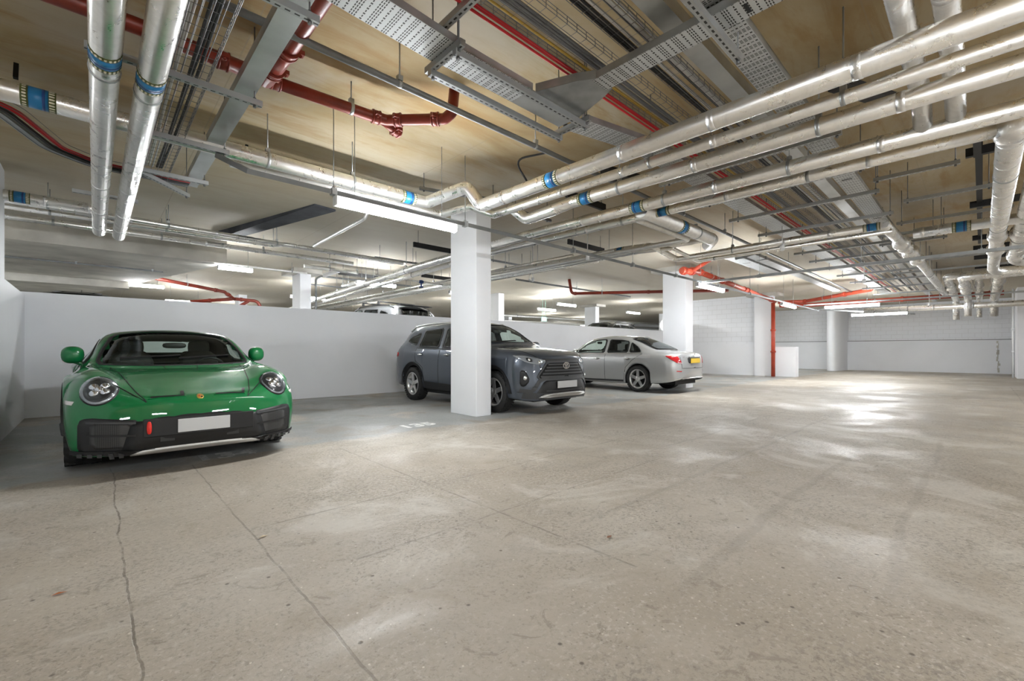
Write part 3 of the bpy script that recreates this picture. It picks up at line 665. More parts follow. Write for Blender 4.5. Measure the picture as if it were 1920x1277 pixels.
# LED battens
def batten(x, y, z, rz, Lh, label, lit=True, group='lit strip lights under the ceiling', end=False):
    t = thing('strip_light', label, 'strip light', (x, y, z), rz, group)
    b = MB(); n = 10; vs = []
    for sx in (-Lh/2+.02, Lh/2-.02):
        for k in range(n+1):
            th = PI*.78+PI*1.44*k/n; vs.append((sx, .047*math.cos(th), -.03+.047*math.sin(th)))
    fs = [(k, k+1, n+2+k, n+1+k) for k in range(n)]+[tuple(range(n+1)), tuple(range(2*n+1, n, -1)), (0, n+1, 2*n+1, n)]
    b.add(vs, fs); b.build('diffuser', M['led'] if lit else M['led2'], t, world=False)
    b = MB()
    b.box((0, 0, .012), (Lh, .07, .024)); b.build('housing', M['pvc'], t, world=False)
    for s in (-1, 1):
        b = MB(); b.tube([(s*Lh*.36, 0, .02), (s*Lh*.36, 0, CEIL-z)], .004, 6); b.build('hanger_rod', M['galv'], t, world=False)
        b = MB(); b.box((s*(Lh/2-.01), 0, -.026), (.022, .095, .095)); b.build('end_cap', M['pvc'], t, world=False, bevel=.01)
    return t
batten(2.5, 4.46, 2.63, 0, 1.5, 'large bright strip light just left of the front pillar')
batten(10.75, 4.46, 2.63, 0, 1.5, 'bright strip light right of the second pillar')
batten(17.0, 4.46, 2.63, 0, 1.5, 'bright strip light right of the third pillar')
batten(18.5, 3.0, 2.62, PI/2, 1.5, 'upper of two strip lights at the far right')
batten(23.4, 2.9, 2.62, PI/2, 1.8, 'lower of two strip lights at the far right')
for k, (x, y) in enumerate(((2.25, 11.75), (5.8, 11.75), (8.9, 11.75), (14.1, 11.7), (.9, 16.6), (5.5, 16.4), (15.1, 13.7), (25.0, 12), (10, 22), (22, 20), (16, 27))):
    batten(x+(.1 if k == 0 else 0), y, 3.0, 0, .7 if k == 0 else 1.2, ('strip light above the partition under the corner of the lowered slab', 'strip light above the roof of the pale suv', 'strip light half hidden behind the front pillar', 'right one of two strip lights left of the small far pillar',
           'strip light over the sloping red pipe at left', 'strip light beyond the pillar above the partition', 'lower one of two strip lights left of the small far pillar', 'strip light behind the right pillars', 'far strip light beyond the front pillar', 'far strip light in the last bays', 'furthest strip light, beyond the partition')[k])
# same fittings, unseen, added as fill light behind and beside the camera
for k, (x, y) in enumerate(((-5.5, 4.46), (-5.5, -3.2), (-1.2, -3.2), (3.2, -3.2), (8.0, -3.2), (13.5, -3.2), (-6, 9), (26.5, 8.5))):
    batten(x, y, 2.75, 0, 1.5, 'unseen strip light added on the near side of the aisle' if k < 6 else ('unseen strip light beyond the left wall', 'unseen strip light in the ramp bay')[k-6], group='added strip lights outside the view' if k < 6 else None)
for k, (x, y) in enumerate(((-3, 12), (-4, 18), (2.5, 21), (19.5, 11.9), (26, 20), (5, 26), (30, 26), (12.5, 16.6))):  # extra fittings added to brighten the far bays
    batten(x, y, 3.0, 0, 1.2, 'small added strip light in the far bays beyond the partition', group='added strip lights of the far bays')
batten(4.85, 12.6, 3.3, PI/2, 1.0, 'pale unlit strip light above the partition left of the pipes', False)
# strut channels on threaded rods
def strut(label, a, c, z, rods=(.05, .95), m='strut', hgt=.041, group=None, long_rod=True, zr=None):
    a = Vector((a[0], a[1], z)); c = Vector((c[0], c[1], z)); d = c-a; L = d.length; mid = (a+c)/2
    t = thing('strut_channel', label, 'support bracket', mid, math.atan2(d.y, d.x), group)
    b = MB(); b.box((0, 0, 0), (L, .041, hgt)); b.build('channel', M[m], t, world=False)
    for q in rods:
        x = (q-.5)*L; b = MB(); b.tube([(x, 0, -.035), (x, 0, (zr or CEIL)-z)], .005, 6); b.tube([(x, 0, -.04), (x, 0, -.02)], .011, 6); b.tube([(x, 0, hgt/2), (x, 0, hgt/2+.015)], .011, 6)
        b.build('threaded_rod', M['wire'], t, world=False)
    return t
for k, (y, l) in enumerate(((2.6, 'strut under the left cable basket, nearest to the camera'), (3.78, 'strut under the left cable basket, second from the camera'), (4.92, 'strut under the left cable basket, third from the camera'), (5.98, 'pale strut under the left basket end'))):
    strut(l, (-.05 if k < 2 else .2, y), (.93, y), 2.98, rods=(.95,))
strut('diagonal pale strut at the end of the left cable basket', (.34, 6.02), (.82, 6.58), 2.97, rods=(.96,))
strut('short strut behind the capped silver pipes', (-.2, 7.4), (.4, 7.4), 3.0, rods=(.5,))
strut('second short strut behind the capped silver pipes', (-.2, 8.6), (.4, 8.6), 3.0, rods=(.5,))
strut('strut running up to the top edge from the perforated tray', (1.58, 2.5), (1.58, .6), 3.12, rods=(.3, .9))
strut('slotted strut crossing the perforated tray at the top edge', (1.6, 1.05), (2.98, 1.05), 2.94, rods=(.97,))
for y in (2.52, 2.24):
    strut('near side rail of the bracket frame under the perforated tray' if y > 2.4 else 'far side rail of the bracket frame under the perforated tray', (1.62, y), (2.96, y), 2.95, rods=(.02, .98))
for x in (1.64, 2.93):
    strut('left cross piece of the bracket frame under the tray' if x < 2 else 'right cross piece of the bracket frame under the tray', (x, 2.18), (x, 2.58), 2.99, rods=(.1,))
NTH = ['nearest', 'second', 'third', 'fourth', 'fifth', 'sixth', 'seventh', 'eighth', 'ninth', 'tenth', 'eleventh', 'twelfth']
for k, x in enumerate((4.65, 5.72, 6.68, 7.88, 9.9, 11.0, 12.2, 13.6, 15.2, 17, 19)):
    strut('%s strut carrying the cable trays beyond the big pipes' % NTH[k], (x, .82 if k != 4 else .5), (x, 2.5), 2.97, rods=(.02, .93))
for k, (x, y0, y1) in enumerate(((6.5, .15, .85), (7.7, -.1, .7), (9.0, -.3, .9), (9.8, .4, 1.2), (10.6, .4, 1.3), (13, -.4, 1.6), (14.8, -.5, 1.5))):
    strut('%s hanging strut right of the cable trays' % NTH[k], (x, y0), (x, y1), 3.05, rods=(.05, .95))
strut('strut above the elbow of the long pipe by the front pillar head', (3.25, 5.3), (4.35, 4.95), 3.33, rods=(.05, .95), m='conduit')
for k, (a, c) in enumerate((((4.7, 3.9), (5.6, 3.9)), ((4.6, 4.9), (5.5, 4.9)), ((4.7, 7.9), (5.8, 7.9)), ((4.7, 9.6), (5.9, 9.6)), ((4.9, 12.2), (6.2, 12.2)), ((5.1, 15), (6.6, 15)), ((6.8, 5.6), (8.0, 5.6)), ((6.8, 8), (8.0, 8)), ((6.8, 11), (8.0, 11)))):
    strut('%s dark strut above the pipes running behind the front pillar' % NTH[k], a, c, 3.25, rods=(.1, .9), m='conduit' if k % 2 else 'blk', hgt=.041 if k % 2 else .1)
# black bracket frames at the right edge
def blackbar(label, a, c, wd=.06, ht=.09):
    b = MB(); b.rect([a, c], wd, ht); return tag(b.build('black_bracket', M['blk']), label, 'bracket')
blackbar('long black beam under the ceiling beside the thick foil pipe', (6.9, .02, 3.3), (13, .02, 3.3))
for k, x in enumerate((5.9, 6.9, 9.4, 11, 12.2, 13.4, 14.8, 16.5, 18.5)):
    blackbar('%s black cross bar above the thick foil pipes at right' % NTH[k], (x, .12 if k else -.05, 3.24), (x, -1.6, 3.24))
blackbar('short black drop bracket at the upper right', (6.1, .03, 3.22), (6.9, .03, 3.22))
blackbar('black bracket hanging at the top edge above the foil ducts', (3.17, .72, 3.35), (3.3, .1, 3.35), .1, .1)
blackbar('black bracket between the third and fourth big pipes, right', (4.45, .82, 3.3), (5.1, .55, 3.3), .14, .06)
blackbar('black bracket behind the banded fourth pipe', (4.45, 3.1, 3.25), (5.1, 2.95, 3.25), .16, .08)
blackbar('small black bracket on the ceiling above the banded long pipe at left', (-.48, 5.55, 3.5), (-.48, 5.5, 3.36), .03, .03)
blackbar('small black bracket on the ceiling right of the wide trunking', (1.29, 5.9, 3.5), (1.29, 5.85, 3.36), .03, .03)
blackbar('small grey bracket on the ceiling above the slim pipes', (.98, 10.3, 3.52), (.98, 10.3, 3.4), .04, .04)
# perforated cable trays (local x along the tray)
def tray(name, label, a, c, wd, ht=.05, z=None, m='tray'):
    a, c = Vector(a), Vector(c); d = c-a; L = d.length
    t = thing(name, label, 'cable tray', (a+c)/2, math.atan2(d.y, d.x))
    t.rotation_euler = (0, -math.asin(d.z/L), math.atan2(d.y, d.x))
    b = MB(); b.box((0, 0, 0), (L, wd, .003)); b.build('tray_base', M[m], t, world=False)
    for s in (-1, 1):
        b = MB(); b.box((0, s*wd/2, ht/2), (L, .003, ht)); b.box((0, s*(wd/2-.006), ht), (L, .012, .003)); b.build('side_rail', M['galv'], t, world=False)
    x = -L/2+1.0
    while x < L/2:
        b = MB()
        b.box((x, 0, -.003), (.02, wd*.5, .003)); b.build('joint_plate', M['blk'], t, world=False); x += 2.2
    return t
tray('perforated_tray', 'big perforated tray sloping in from the top edge, left part', (-.4, 2.38, 3.12), (1.66, 2.38, 3.02), .25)
tray('perforated_tray', 'perforated tray lying in the bracket frame', (1.66, 2.38, 3.02), (2.35, 2.38, 3.02), .22)
t = thing('tray_junction', 'solid steel junction plate of the tray inside the bracket frame', 'cable tray', (2.62, 2.38, 3.02))
b = MB(); b.box((2.62, 2.38, 3.02), (.56, .22, .004)); b.build('plate', M['trunk'], t)
b = MB(); vs = [(2.38, 2.27), (2.9, 2.27), (2.80, 1.95), (2.76, 1.86), (2.58, 1.86), (2.5, 1.98)]
b.add([(x, y, z) for z in (3.02, 3.025) for x, y in vs], [tuple(range(6)), tuple(range(11, 5, -1))]+[(i, (i+1) % 6, (i+1) % 6+6, i+6) for i in range(6)]); b.build('branch_plate', M['galv'], t)
b = MB(); b.rect([(2.38, 2.27, 3.05), (2.5, 1.98, 3.05), (2.58, 1.86, 3.05)], .004, .06); b.rect([(2.9, 2.27, 3.05), (2.80, 1.95, 3.05), (2.76, 1.86, 3.05)], .004, .06); b.build('side_flange', M['galv'], t)
tray('perforated_tray', 'perforated branch tray crossing under the cable baskets', (2.66, 1.9, 3.02), (2.66, -.6, 3.02), .17)
tray('perforated_tray', 'perforated tray section curving down toward the big pipes', (2.95, 2.38, 3.02), (3.95, 2.28, 3.1), .22)
tray('perforated_tray', 'perforated tray continuing beyond the big pipes at left of the baskets', (3.95, 2.28, 3.1), (20, 2.28, 3.1), .26)
tray('perforated_tray', 'second wide perforated tray at the top right, right of the steel trunking', (1.0, 1.08, 3.1), (20, 1.08, 3.1), .2)
# wire basket trays with cable bundles
def basket(label, a, c, wd, cables, z, ht=.05, pitch=.1):
    a = Vector((a[0], a[1], z)); c = Vector((c[0], c[1], z)); d = c-a; L = d.length; u = d.normalized(); e = Vector((-u.y, u.x, 0)); up = Vector((0, 0, 1))
    t = thing('wire_basket', label, 'cable basket', a)
    b = MB(); r = .0028
    nl = max(3, int(wd/.05)+1)
    for k in range(nl):
        o = e*(-wd/2+wd*k/(nl-1)); b.tube([a+o, c+o], r, 4, caps=False, smooth=False)
    for s in (-1, 1):
        for h in (ht*.5, ht): b.tube([a+e*(s*wd/2)+up*h, c+e*(s*wd/2)+up*h], r, 4, caps=False, smooth=False)
    n = int(L/pitch)
    for k in range(n+1):
        p = a+u*(k*pitch)
        b.tube([p+e*(-wd/2)+up*ht, p+e*(-wd/2), p+e*(wd/2), p+e*(wd/2)+up*ht], r, 3, caps=False, smooth=False)
    b.build('basket', M['wire'], t)
    for off, cr, mm, cnt, nm in cables:
        b = MB(); rnd = random.Random(int(off*1000)+cnt)
        for j in range(cnt):
            P = []; x = 0; oo = off+(j-(cnt-1)/2)*cr*1.9; ph = rnd.random()*6
            while x <= L+.01:
                P.append(a+u*x+e*(oo+math.sin(x*1.3+ph)*cr*.7)+up*(cr+.004+abs(math.sin(x*.9+ph))*cr*.5)); x += .5
            b.tube(P, cr, 6, caps=False)
        b.build(nm, M[mm], t)
    return t
basket('left wire basket with black and white cables running away beside the wide trunking', (.46, -1), (.46, 6.4), .27, ((-.04, .011, 'blkc', 3, 'black_cables'), (.08, .008, 'whtc', 5, 'white_cables'), (.02, .006, 'whtc', 1, 'loose_cable'), (.12, .006, 'gryc', 2, 'grey_cables')), 3.03)
b = MB(); b.tube([(.315, -1, 2.99), (.315, 6.3, 2.99)], .009, 8); b.tube([(.33, -1, 3.0), (.33, 6.3, 3.0)], .009, 8)
tag(b.build('red_cable_bundle', M['redc']), 'red cables clipped along the left side of the left wire basket', 'cable')
def poly_basket(label):
    pts = [(-1.5, 5.2, 3.03), (-.55, 5.32, 3.03), (-.28, 6.1, 3.03), (.0, 6.34, 3.03), (.8, 6.34, 3.03)]
    P = arc_path(pts, .3); t = thing('wire_basket', label, 'cable basket', pts[0]); b = MB()
    off = lambda o, h=0: [p+n2*o+Vector((0, 0, h)) for p, t_, n1, n2 in b.frames(P)]
    for o in (-.1, -.05, 0, .05, .1): b.tube(off(o), .003, 4, caps=False)
    for o in (-.1, .1):
        b.tube(off(o, .05), .003, 4, caps=False)
    b.build('basket', M['wire'], t)
    b = MB(); b.rect(off(-.09, .03), .06, .05); b.build('grey_side_channel', M['galv'], t)
    for o, m, nm, r in ((-.02, 'blkc', 'black_cables', .02), (.045, 'redc', 'red_cables', .014), (.07, 'redc', 'red_cables', .01)):
        b = MB(); b.tube(off(o, .02), r, 8); b.build(nm, M[m], t)
poly_basket('bent wire basket with red and black cables at the left edge')
basket('left of two long wire baskets at the top right, holding yellow and grey cables', (-.6, 1.95), (21, 1.95), .26, ((.075, .007, 'yelc', 2, 'yellow_cables'), (.0, .010, 'gryc', 4, 'grey_cables')), 3.19)
b = MB()
for y, z in ((2.10, 3.2), (2.118, 3.2), (2.145, 3.19)): b.tube([(-.6, y, z), (21, y, z)], .0085, 8)
tag(b.build('red_cable_bundle', M['redc']), 'bright red cables along the left edge of the long wire basket', 'cable')
basket('right of two long wire baskets at the top right, holding black and white cables', (-.6, 1.6), (21, 1.6), .2, ((.07, .009, 'blkc', 3, 'black_cables'), (.02, .007, 'whtc', 2, 'loose_cables'), (-.07, .009, 'whtc', 3, 'white_cables'), (-.045, .007, 'blkc', 1, 'black_cable')), 3.19)
tray('perforated_tray', 'far perforated tray bending off above the strip light row', (9.6, 3.6, 3.05), (12.5, 3.6, 3.05), .3)
# sprinklers and small ceiling bits
for k, (x, y, z) in enumerate(((6.5, 4.9, 2.75), (7.45, 7.2, 2.72), (8.05, 2.2, 2.72), (13.2, 1.9, 2.7), (20.3, 1.2, 2.6))):
    b = MB(); b.tube([(x, y, CEIL), (x, y, z+.05)], .008, 8); b.tube([(x, y, z+.08), (x, y, z)], .035, 12); b.ball((x, y, z), (.035, .035, .02), n=6)
    tag(b.build('sensor_pod', M['pvc']), '%s small white sensor pod hanging from the services' % NTH[k], 'sensor')
b = MB(); b.box((15.9, 14.6, 2.62), (.35, .04, .2)); b.tube([(15.8, 14.6, 2.7), (15.8, 14.6, CEIL)], .006, 6); b.tube([(16.0, 14.6, 2.7), (16.0, 14.6, CEIL)], .006, 6); tag(b.build('exit_sign', mat('pale_green_sign', (.35, .75, .6), .5)), 'small pale green sign hanging far beyond the partition', 'sign')
# ================================================================ cars
def car_paint(name, col, metal=.0, rough=.35, flake=False):
    m = mat(name, col, rough, metal, coat=1.0, coatr=.02, spec=.15)
    return m
G = {}
G['green'] = car_paint('racing_green_paint', (.003, .155, .042), .0, .45)
G['suv'] = car_paint('dark_grey_metallic_paint', (.085, .10, .125), .5, .34)
G['silver'] = car_paint('silver_metallic_paint', (.50, .51, .515), .55, .36)
G['black'] = car_paint('black_paint', (.012, .013, .014), .2, .3)
G['pale'] = car_paint('pale_grey_metallic_paint', (.30, .31, .32), .6, .35)
G['cabin'] = mat('dark_cabin_lining', (.025, .024, .023), .8)
G['trim'] = mat('black_plastic_trim', (.010, .010, .011), .5)
G['trimg'] = mat('grey_plastic_trim', (.045, .047, .05), .5)
G['seam'] = mat('dark_gap', (.006, .006, .006), .7)
G['tyre'] = mat('tyre_rubber', (.022, .022, .022), .78, bump=(60, .4, .004))
G['rim'] = mat('alloy_rim', (.62, .62, .62), .28, .85)
G['rimd'] = mat('dark_rim', (.05, .05, .05), .4, .6)
G['chrome'] = mat('chrome', (.85, .85, .86), .08, 1.0)
G['lampb'] = mat('bright_lamp_bowl', (.46, .48, .50), .15, .5)
G['satin'] = mat('satin_silver_plate', (.55, .55, .54), .35, .7)
G['plate'] = mat('blank_white_plate', (.62, .63, .64), .5)
G['yplate'] = mat('yellow_plate', (.75, .50, .03), .5)
G['redl'] = mat('red_lamp_lens', (.50, .01, .015), .12, coat=1)
G['redt'] = mat('red_tow_strap', (.80, .03, .02), .4)
G['amber'] = mat('clear_reflector', (.75, .74, .72), .15, coat=1)
G['gold'] = mat('gold_crest', (.72, .45, .10), .3, .7)
G['seat'] = mat('seat_fabric', (.022, .021, .02), .7)
def honeycomb():
    m = mat('mesh_grille', (.03, .03, .03), .5)
    nt = m.node_tree; b = nt.nodes['Principled BSDF']; V = N(nt, 'ShaderNodeTexCoord').outputs['Object']
    v = N(nt, 'ShaderNodeTexVoronoi', feature='DISTANCE_TO_EDGE'); v.inputs['Scale'].default_value = 75; v.inputs['Randomness'].default_value = 0
    mp = N(nt, 'ShaderNodeMapping'); mp.inputs['Scale'].default_value = (1, .12, 1.6); nt.links.new(V, mp.inputs[0]); nt.links.new(mp.outputs[0], v.inputs['Vector'])
    nt.links.new(mixc(nt, smooth(nt, v.outputs['Distance'], .1, .2, 1, 0), (.006, .006, .006), (.05, .05, .05)), b.inputs['Base Color'])
    return m
G['mesh'] = honeycomb()
def glass(name, tint, trans, rough=.02):
    m = bpy.data.materials.new(name); m.use_nodes = True; nt = m.node_tree; nt.nodes.clear(); L = nt.links.new
    out = N(nt, 'ShaderNodeOutputMaterial'); tr = N(nt, 'ShaderNodeBsdfTransparent'); tr.inputs[0].default_value = rgba(tint)
    gl = N(nt, 'ShaderNodeBsdfGlossy'); gl.inputs['Roughness'].default_value = rough; gl.inputs[0].default_value = (.9, .95, .95, 1)
    ge = N(nt, 'ShaderNodeNewGeometry'); dp = N(nt, 'ShaderNodeVectorMath', operation='DOT_PRODUCT')
    L(ge.outputs['Normal'], dp.inputs[0]); L(ge.outputs['Incoming'], dp.inputs[1])
    om = mth(nt, 'SUBTRACT', 1., mth(nt, 'ABSOLUTE', dp.outputs['Value']))
    F = mth(nt, 'ADD', .04, mth(nt, 'MULTIPLY', mth(nt, 'POWER', om, 5.), .9))
    mx = N(nt, 'ShaderNodeMixShader'); L(F, mx.inputs[0]); L(tr.outputs[0], mx.inputs[1]); L(gl.outputs[0], mx.inputs[2]); L(mx.outputs[0], out.inputs[0])
    return m
G['glass'] = glass('green_tinted_glass', (.80, .88, .83), 1)
G['glassd'] = glass('privacy_glass', (.16, .17, .17), 1)
G['lens'] = glass('clear_lens', (.9, .92, .95), 1)
def lerp_tab(ys, vals, y):      # monotone-ish cubic
    n = len(ys)
    if y <= ys[0]: return vals[0]
    if y >= ys[-1]: return vals[-1]
    i = max(k for k in range(n-1) if ys[k] <= y)
    d = lambda k: (vals[k+1]-vals[k])/(ys[k+1]-ys[k])
    def tan(k):
        if k == 0: return d(0)
        if k == n-1: return d(n-2)
        a, b = d(k-1), d(k)
        return 0 if a*b <= 0 else 2*a*b/(a+b)
    h = ys[i+1]-ys[i]; t = (y-ys[i])/h; m0, m1 = tan(i)*h, tan(i+1)*h
    return (2*t**3-3*t*t+1)*vals[i]+(t**3-2*t*t+t)*m0+(-2*t**3+3*t*t)*vals[i+1]+(t**3-t*t)*m1
def catmull(P, sub):
    out = []
    n = len(P)
    for i in range(n-1):
        a, b, c, d = P[max(i-1, 0)], P[i], P[i+1], P[min(i+2, n-1)]
        if i == n-2: d = (-P[i][0], P[i][1])     # mirror at the centre line
        for k in range(sub):
            t = k/sub
            f = lambda j: .5*((2*b[j])+(-a[j]+c[j])*t+(2*a[j]-5*b[j]+4*c[j]-d[j])*t*t+(-a[j]+3*b[j]-3*c[j]+d[j])*t**3)
            out.append((f(0), f(1)))
    out.append(P[-1]); return out
def inside(pt, poly):
    x, y = pt; c = False; n = len(poly)
    for i in range(n):
        x1, y1 = poly[i]; x2, y2 = poly[(i+1) % n]
        if (y1 > y) != (y2 > y) and x < (x2-x1)*(y-y1)/(y2-y1)+x1: c = not c
    return c
def chaikin(P, it, rad=.035):
    for _ in range(it):
        Q = []
        for i in range(len(P)):
            a, b = P[i], P[(i+1) % len(P)]; l = math.hypot(b[0]-a[0], b[1]-a[1]) or 1; t = min(.27, rad/l)
            Q += [(a[0]+(b[0]-a[0])*t, a[1]+(b[1]-a[1])*t), (b[0]+(a[0]-b[0])*t, b[1]+(a[1]-b[1])*t)]
        P = Q; rad *= .35
    return P
def resample(P, step):
    out = []
    for i in range(len(P)):
        a, b = P[i], P[(i+1) % len(P)]; L = math.hypot(b[0]-a[0], b[1]-a[1]); n = max(1, int(L/step+.5))
        for k in range(n): out.append((a[0]+(b[0]-a[0])*k/n, a[1]+(b[1]-a[1])*k/n))
    return out
AX = {  # projection: (a, b) -> ray origin, direction
    'front': lambda a, b: (Vector((a, -3, b)), Vector((0, 1, 0))),
    'rear': lambda a, b: (Vector((a, 9, b)), Vector((0, -1, 0))),
    'left': lambda a, b: (Vector((-3, a, b)), Vector((1, 0, 0))),
    'right': lambda a, b: (Vector((3, a, b)), Vector((-1, 0, 0))),
    'top': lambda a, b: (Vector((a, b, 4)), Vector((0, 0, -1))),
}
def tilt(deg, z0, y0):   # seen from the front and above, plane coordinates (a, b) through (y0, z0)
    th = math.radians(deg); d = Vector((0, math.cos(th), -math.sin(th))); up = Vector((0, math.sin(th), math.cos(th)))
    return lambda a, b: (Vector((a, y0, z0))+up*b-d*3, d)
class Car:
    def __init__(s, name, label, cat, ys, secs, wheels, R, paint, loc, rz, arch=.06, sub=4, step=.035, bulge=(0, 0), plan=(0, 0), lean=0):
        s.t = thing(name, label, cat, loc, rz); s.R = R; s.wheels = wheels; s.paint = paint
        tab = lambda j, c: [sec[j][c] for sec in secs]
        L0, L1 = ys[0], ys[-1]
        st = [L0+(L1-L0)*k/int((L1-L0)/step) for k in range(int((L1-L0)/step)+1)]
        Ra = R+arch; s.Ra = Ra
        for yc in wheels:
            st += [yc+Ra*math.cos(PI*k/22) for k in range(23)]+[yc-Ra-.002, yc+Ra+.002]
        st += [L0+.01, L0+.02, L0+.05, L1-.01, L1-.02, L1-.05]
        st = sorted(set(round(v, 4) for v in st)); st = [v for i, v in enumerate(st) if i == 0 or v-st[i-1] > .0015]
        npt = len(secs[0]); rows = []
        for y in st:
            cp = [(lerp_tab(ys, tab(j, 0), y), lerp_tab(ys, tab(j, 1), y)) for j in range(npt)]
            pr = catmull(cp, sub)
            for yc in wheels:
                dy = abs(y-yc)
                if dy < Ra:
                    za = R+math.sqrt(max(0, Ra*Ra-dy*dy)); z0 = pr[0][1]; zt = cp[4][1]-.02
                    if za > z0: pr = [((x), za+(z-z0)/(zt-z0)*(zt-za)) if z < zt and i <= 4*sub else (x, z) for i, (x, z) in enumerate(pr)]
            rows.append(pr)
        m = len(rows[0]); full = 2*m-1; V = []; Fc = []
        s.fb = (L0, L1, bulge, plan, lean)
        for y, pr in zip(st, rows):
            line = [(x, z) for x, z in pr]+[(-x, z) for x, z in reversed(pr[:-1])]
            for x, z in line: V.append(s.warp(Vector((x, y, z))))
        for i in range(len(st)-1):
            for k in range(full-1): Fc.append((i*full+k, i*full+k+1, (i+1)*full+k+1, (i+1)*full+k))
        for end, i0 in ((0, 0), (1, len(st)-1)):      # rounded end caps made of shrinking rings
            y = st[i0]; pr = rows[i0]; line = [(x, z) for x, z in pr]+[(-x, z) for x, z in reversed(pr[:-1])]
            zc = (line[0][1]+pr[-1][1])/2; prev = [i0*full+k for k in range(full)]
            for q, sc_ in enumerate((.9, .75, .6, .45, .3, .15, .03)):
                cur = []
                for x, z in line:
                    cur.append(len(V)); V.append(s.warp(Vector((x*sc_, y, zc+(z-zc)*sc_))))
                for k in range(full): Fc.append((prev[k], prev[(k+1) % full], cur[(k+1) % full], cur[k]))
                prev = cur
        s.V, s.F = V, Fc
        s.bvh = BVHTree.FromPolygons(V, Fc)
        s.cut = []
    def warp(s, v):
        L0, L1, bulge, plan, lean = s.fb; x, y, z = v
        f = max(0, 1-(y-L0)/.9); g = max(0, 1-(L1-y)/.9)
        y += f*f*(plan[0]*(abs(x)/.9)**2.6 + bulge[0]*((z-.5)/.4)**2*(1 if z > .5 else .5) + lean*max(0, z-.45)) - g*g*(plan[1]*(abs(x)/.9)**2.6 + bulge[1]*((z-.55)/.45)**2*(1 if z > .6 else .45))
        return Vector((x, y, z))
    def hit(s, ax, a, b, off):
        o, d = (AX[ax] if isinstance(ax, str) else ax)(a, b)
        p, n, i, dist = s.bvh.ray_cast(o, d)
        if p is None:
            p, n, i, dist = s.bvh.find_nearest(o+d*2.2)
        if n.dot(d) > 0: n = -n
        return p+n*off, n
    def patch(s, name, outline, ax, m, off=.004, t0=0., t1=1., parent=None, rnd=2, rings=6, step=.05, mirror=False, flat=None, label=None):
        P = resample(chaikin(outline, rnd), step); cx = sum(p[0] for p in P)/len(P); cy = sum(p[1] for p in P)/len(P)
        outs = []
        for sg in ((1, -1) if mirror else (1,)):
            axx = ax
            if sg < 0 and ax in ('left', 'right'): axx = 'right' if ax == 'left' else 'left'
            b = MB(); n = len(P); vs = []; fs = []
            lv = [t0+(t1-t0)*k/rings for k in range(rings+1)]
            if t0 == 0: lv = lv[1:]
            sx = -1 if (sg < 0 and not (isinstance(ax, str) and ax in ('left', 'right'))) else 1
            for t in lv:
                for p in P: vs.append(s.hit(axx, (cx+(p[0]-cx)*t)*sx, cy+(p[1]-cy)*t, off+(flat or 0)*(1-t*t))[0])
            for i in range(len(lv)-1):
                for k in range(n): fs.append((i*n+k, i*n+(k+1) % n, (i+1)*n+(k+1) % n, (i+1)*n+k))
            if t0 == 0:
                vs.append(s.hit(axx, cx*sx, cy, off+(flat or 0))[0]); c = len(vs)-1
                for k in range(n): fs.append((c, k, (k+1) % n))
            base = (len(lv)-1)*n; o2 = len(vs)   # skirt down to the body
            for p in P: vs.append(s.hit(axx, (cx+(p[0]-cx)*t1)*sx, cy+(p[1]-cy)*t1, -.006)[0])
            for k in range(n): fs.append((base+k, base+(k+1) % n, o2+(k+1) % n, o2+k))
            b.add(vs, fs, 0, True); o = b.build(name, m, parent or s.t, world=False)
            if label: o['label'] = label
            outs.append(o)
        return outs
    def strip(s, name, line, ax, wd, m, off=.003, parent=None, mirror=False, step=.05, closed=False):
        outs = []
        for sg in ((1, -1) if mirror else (1,)):
            axx = ax; sx = 1
            if sg < 0:
                if ax in ('left', 'right'): axx = 'right' if ax == 'left' else 'left'
                else: sx = -1
            Q = []
            for i in range(len(line)-1):
                a, c = line[i], line[i+1]; L = math.hypot(c[0]-a[0], c[1]-a[1]); n = max(1, int(L/step))
                for k in range(n): Q.append((a[0]+(c[0]-a[0])*k/n, a[1]+(c[1]-a[1])*k/n))
            Q.append(line[-1]); b = MB(); vs = []
            for i, p in enumerate(Q):
                a, c = Q[max(i-1, 0)], Q[min(i+1, len(Q)-1)]; dx, dy = c[0]-a[0], c[1]-a[1]; l = math.hypot(dx, dy) or 1; nx, ny = -dy/l*wd/2, dx/l*wd/2
                for q, o in ((1, off-.008), (1, off), (-1, off), (-1, off-.008)): vs.append(s.hit(axx, (p[0]+nx*q)*sx, p[1]+ny*q, o)[0])
            fs = [(i*4+k, i*4+k+1, i*4+5+k, i*4+4+k) for i in range(len(Q)-1) for k in range(3)]
            b.add(vs, fs, 0, False); outs.append(b.build(name, m, parent or s.t, world=False))
        return outs
    def window(s, outline, ax, m, mirror=False, rnd=2, frame=.90, name='window', trimm=None, off=.006):
        P = chaikin(outline, rnd)
        for sg in ((1, -1) if mirror else (1,)):
            a = ax if sg > 0 else ('right' if ax == 'left' else 'left')
            s.cut.append((P, a))
        fr = s.patch(name+'_frame', outline, ax, trimm or G['trim'], off+.002, frame, 1.0, rnd=rnd, rings=2, mirror=mirror)
        for k, f in enumerate(fr): pass
        gl = s.patch(name, outline, ax, m, off, 0, .97, rnd=rnd, rings=5, mirror=mirror)
        return gl
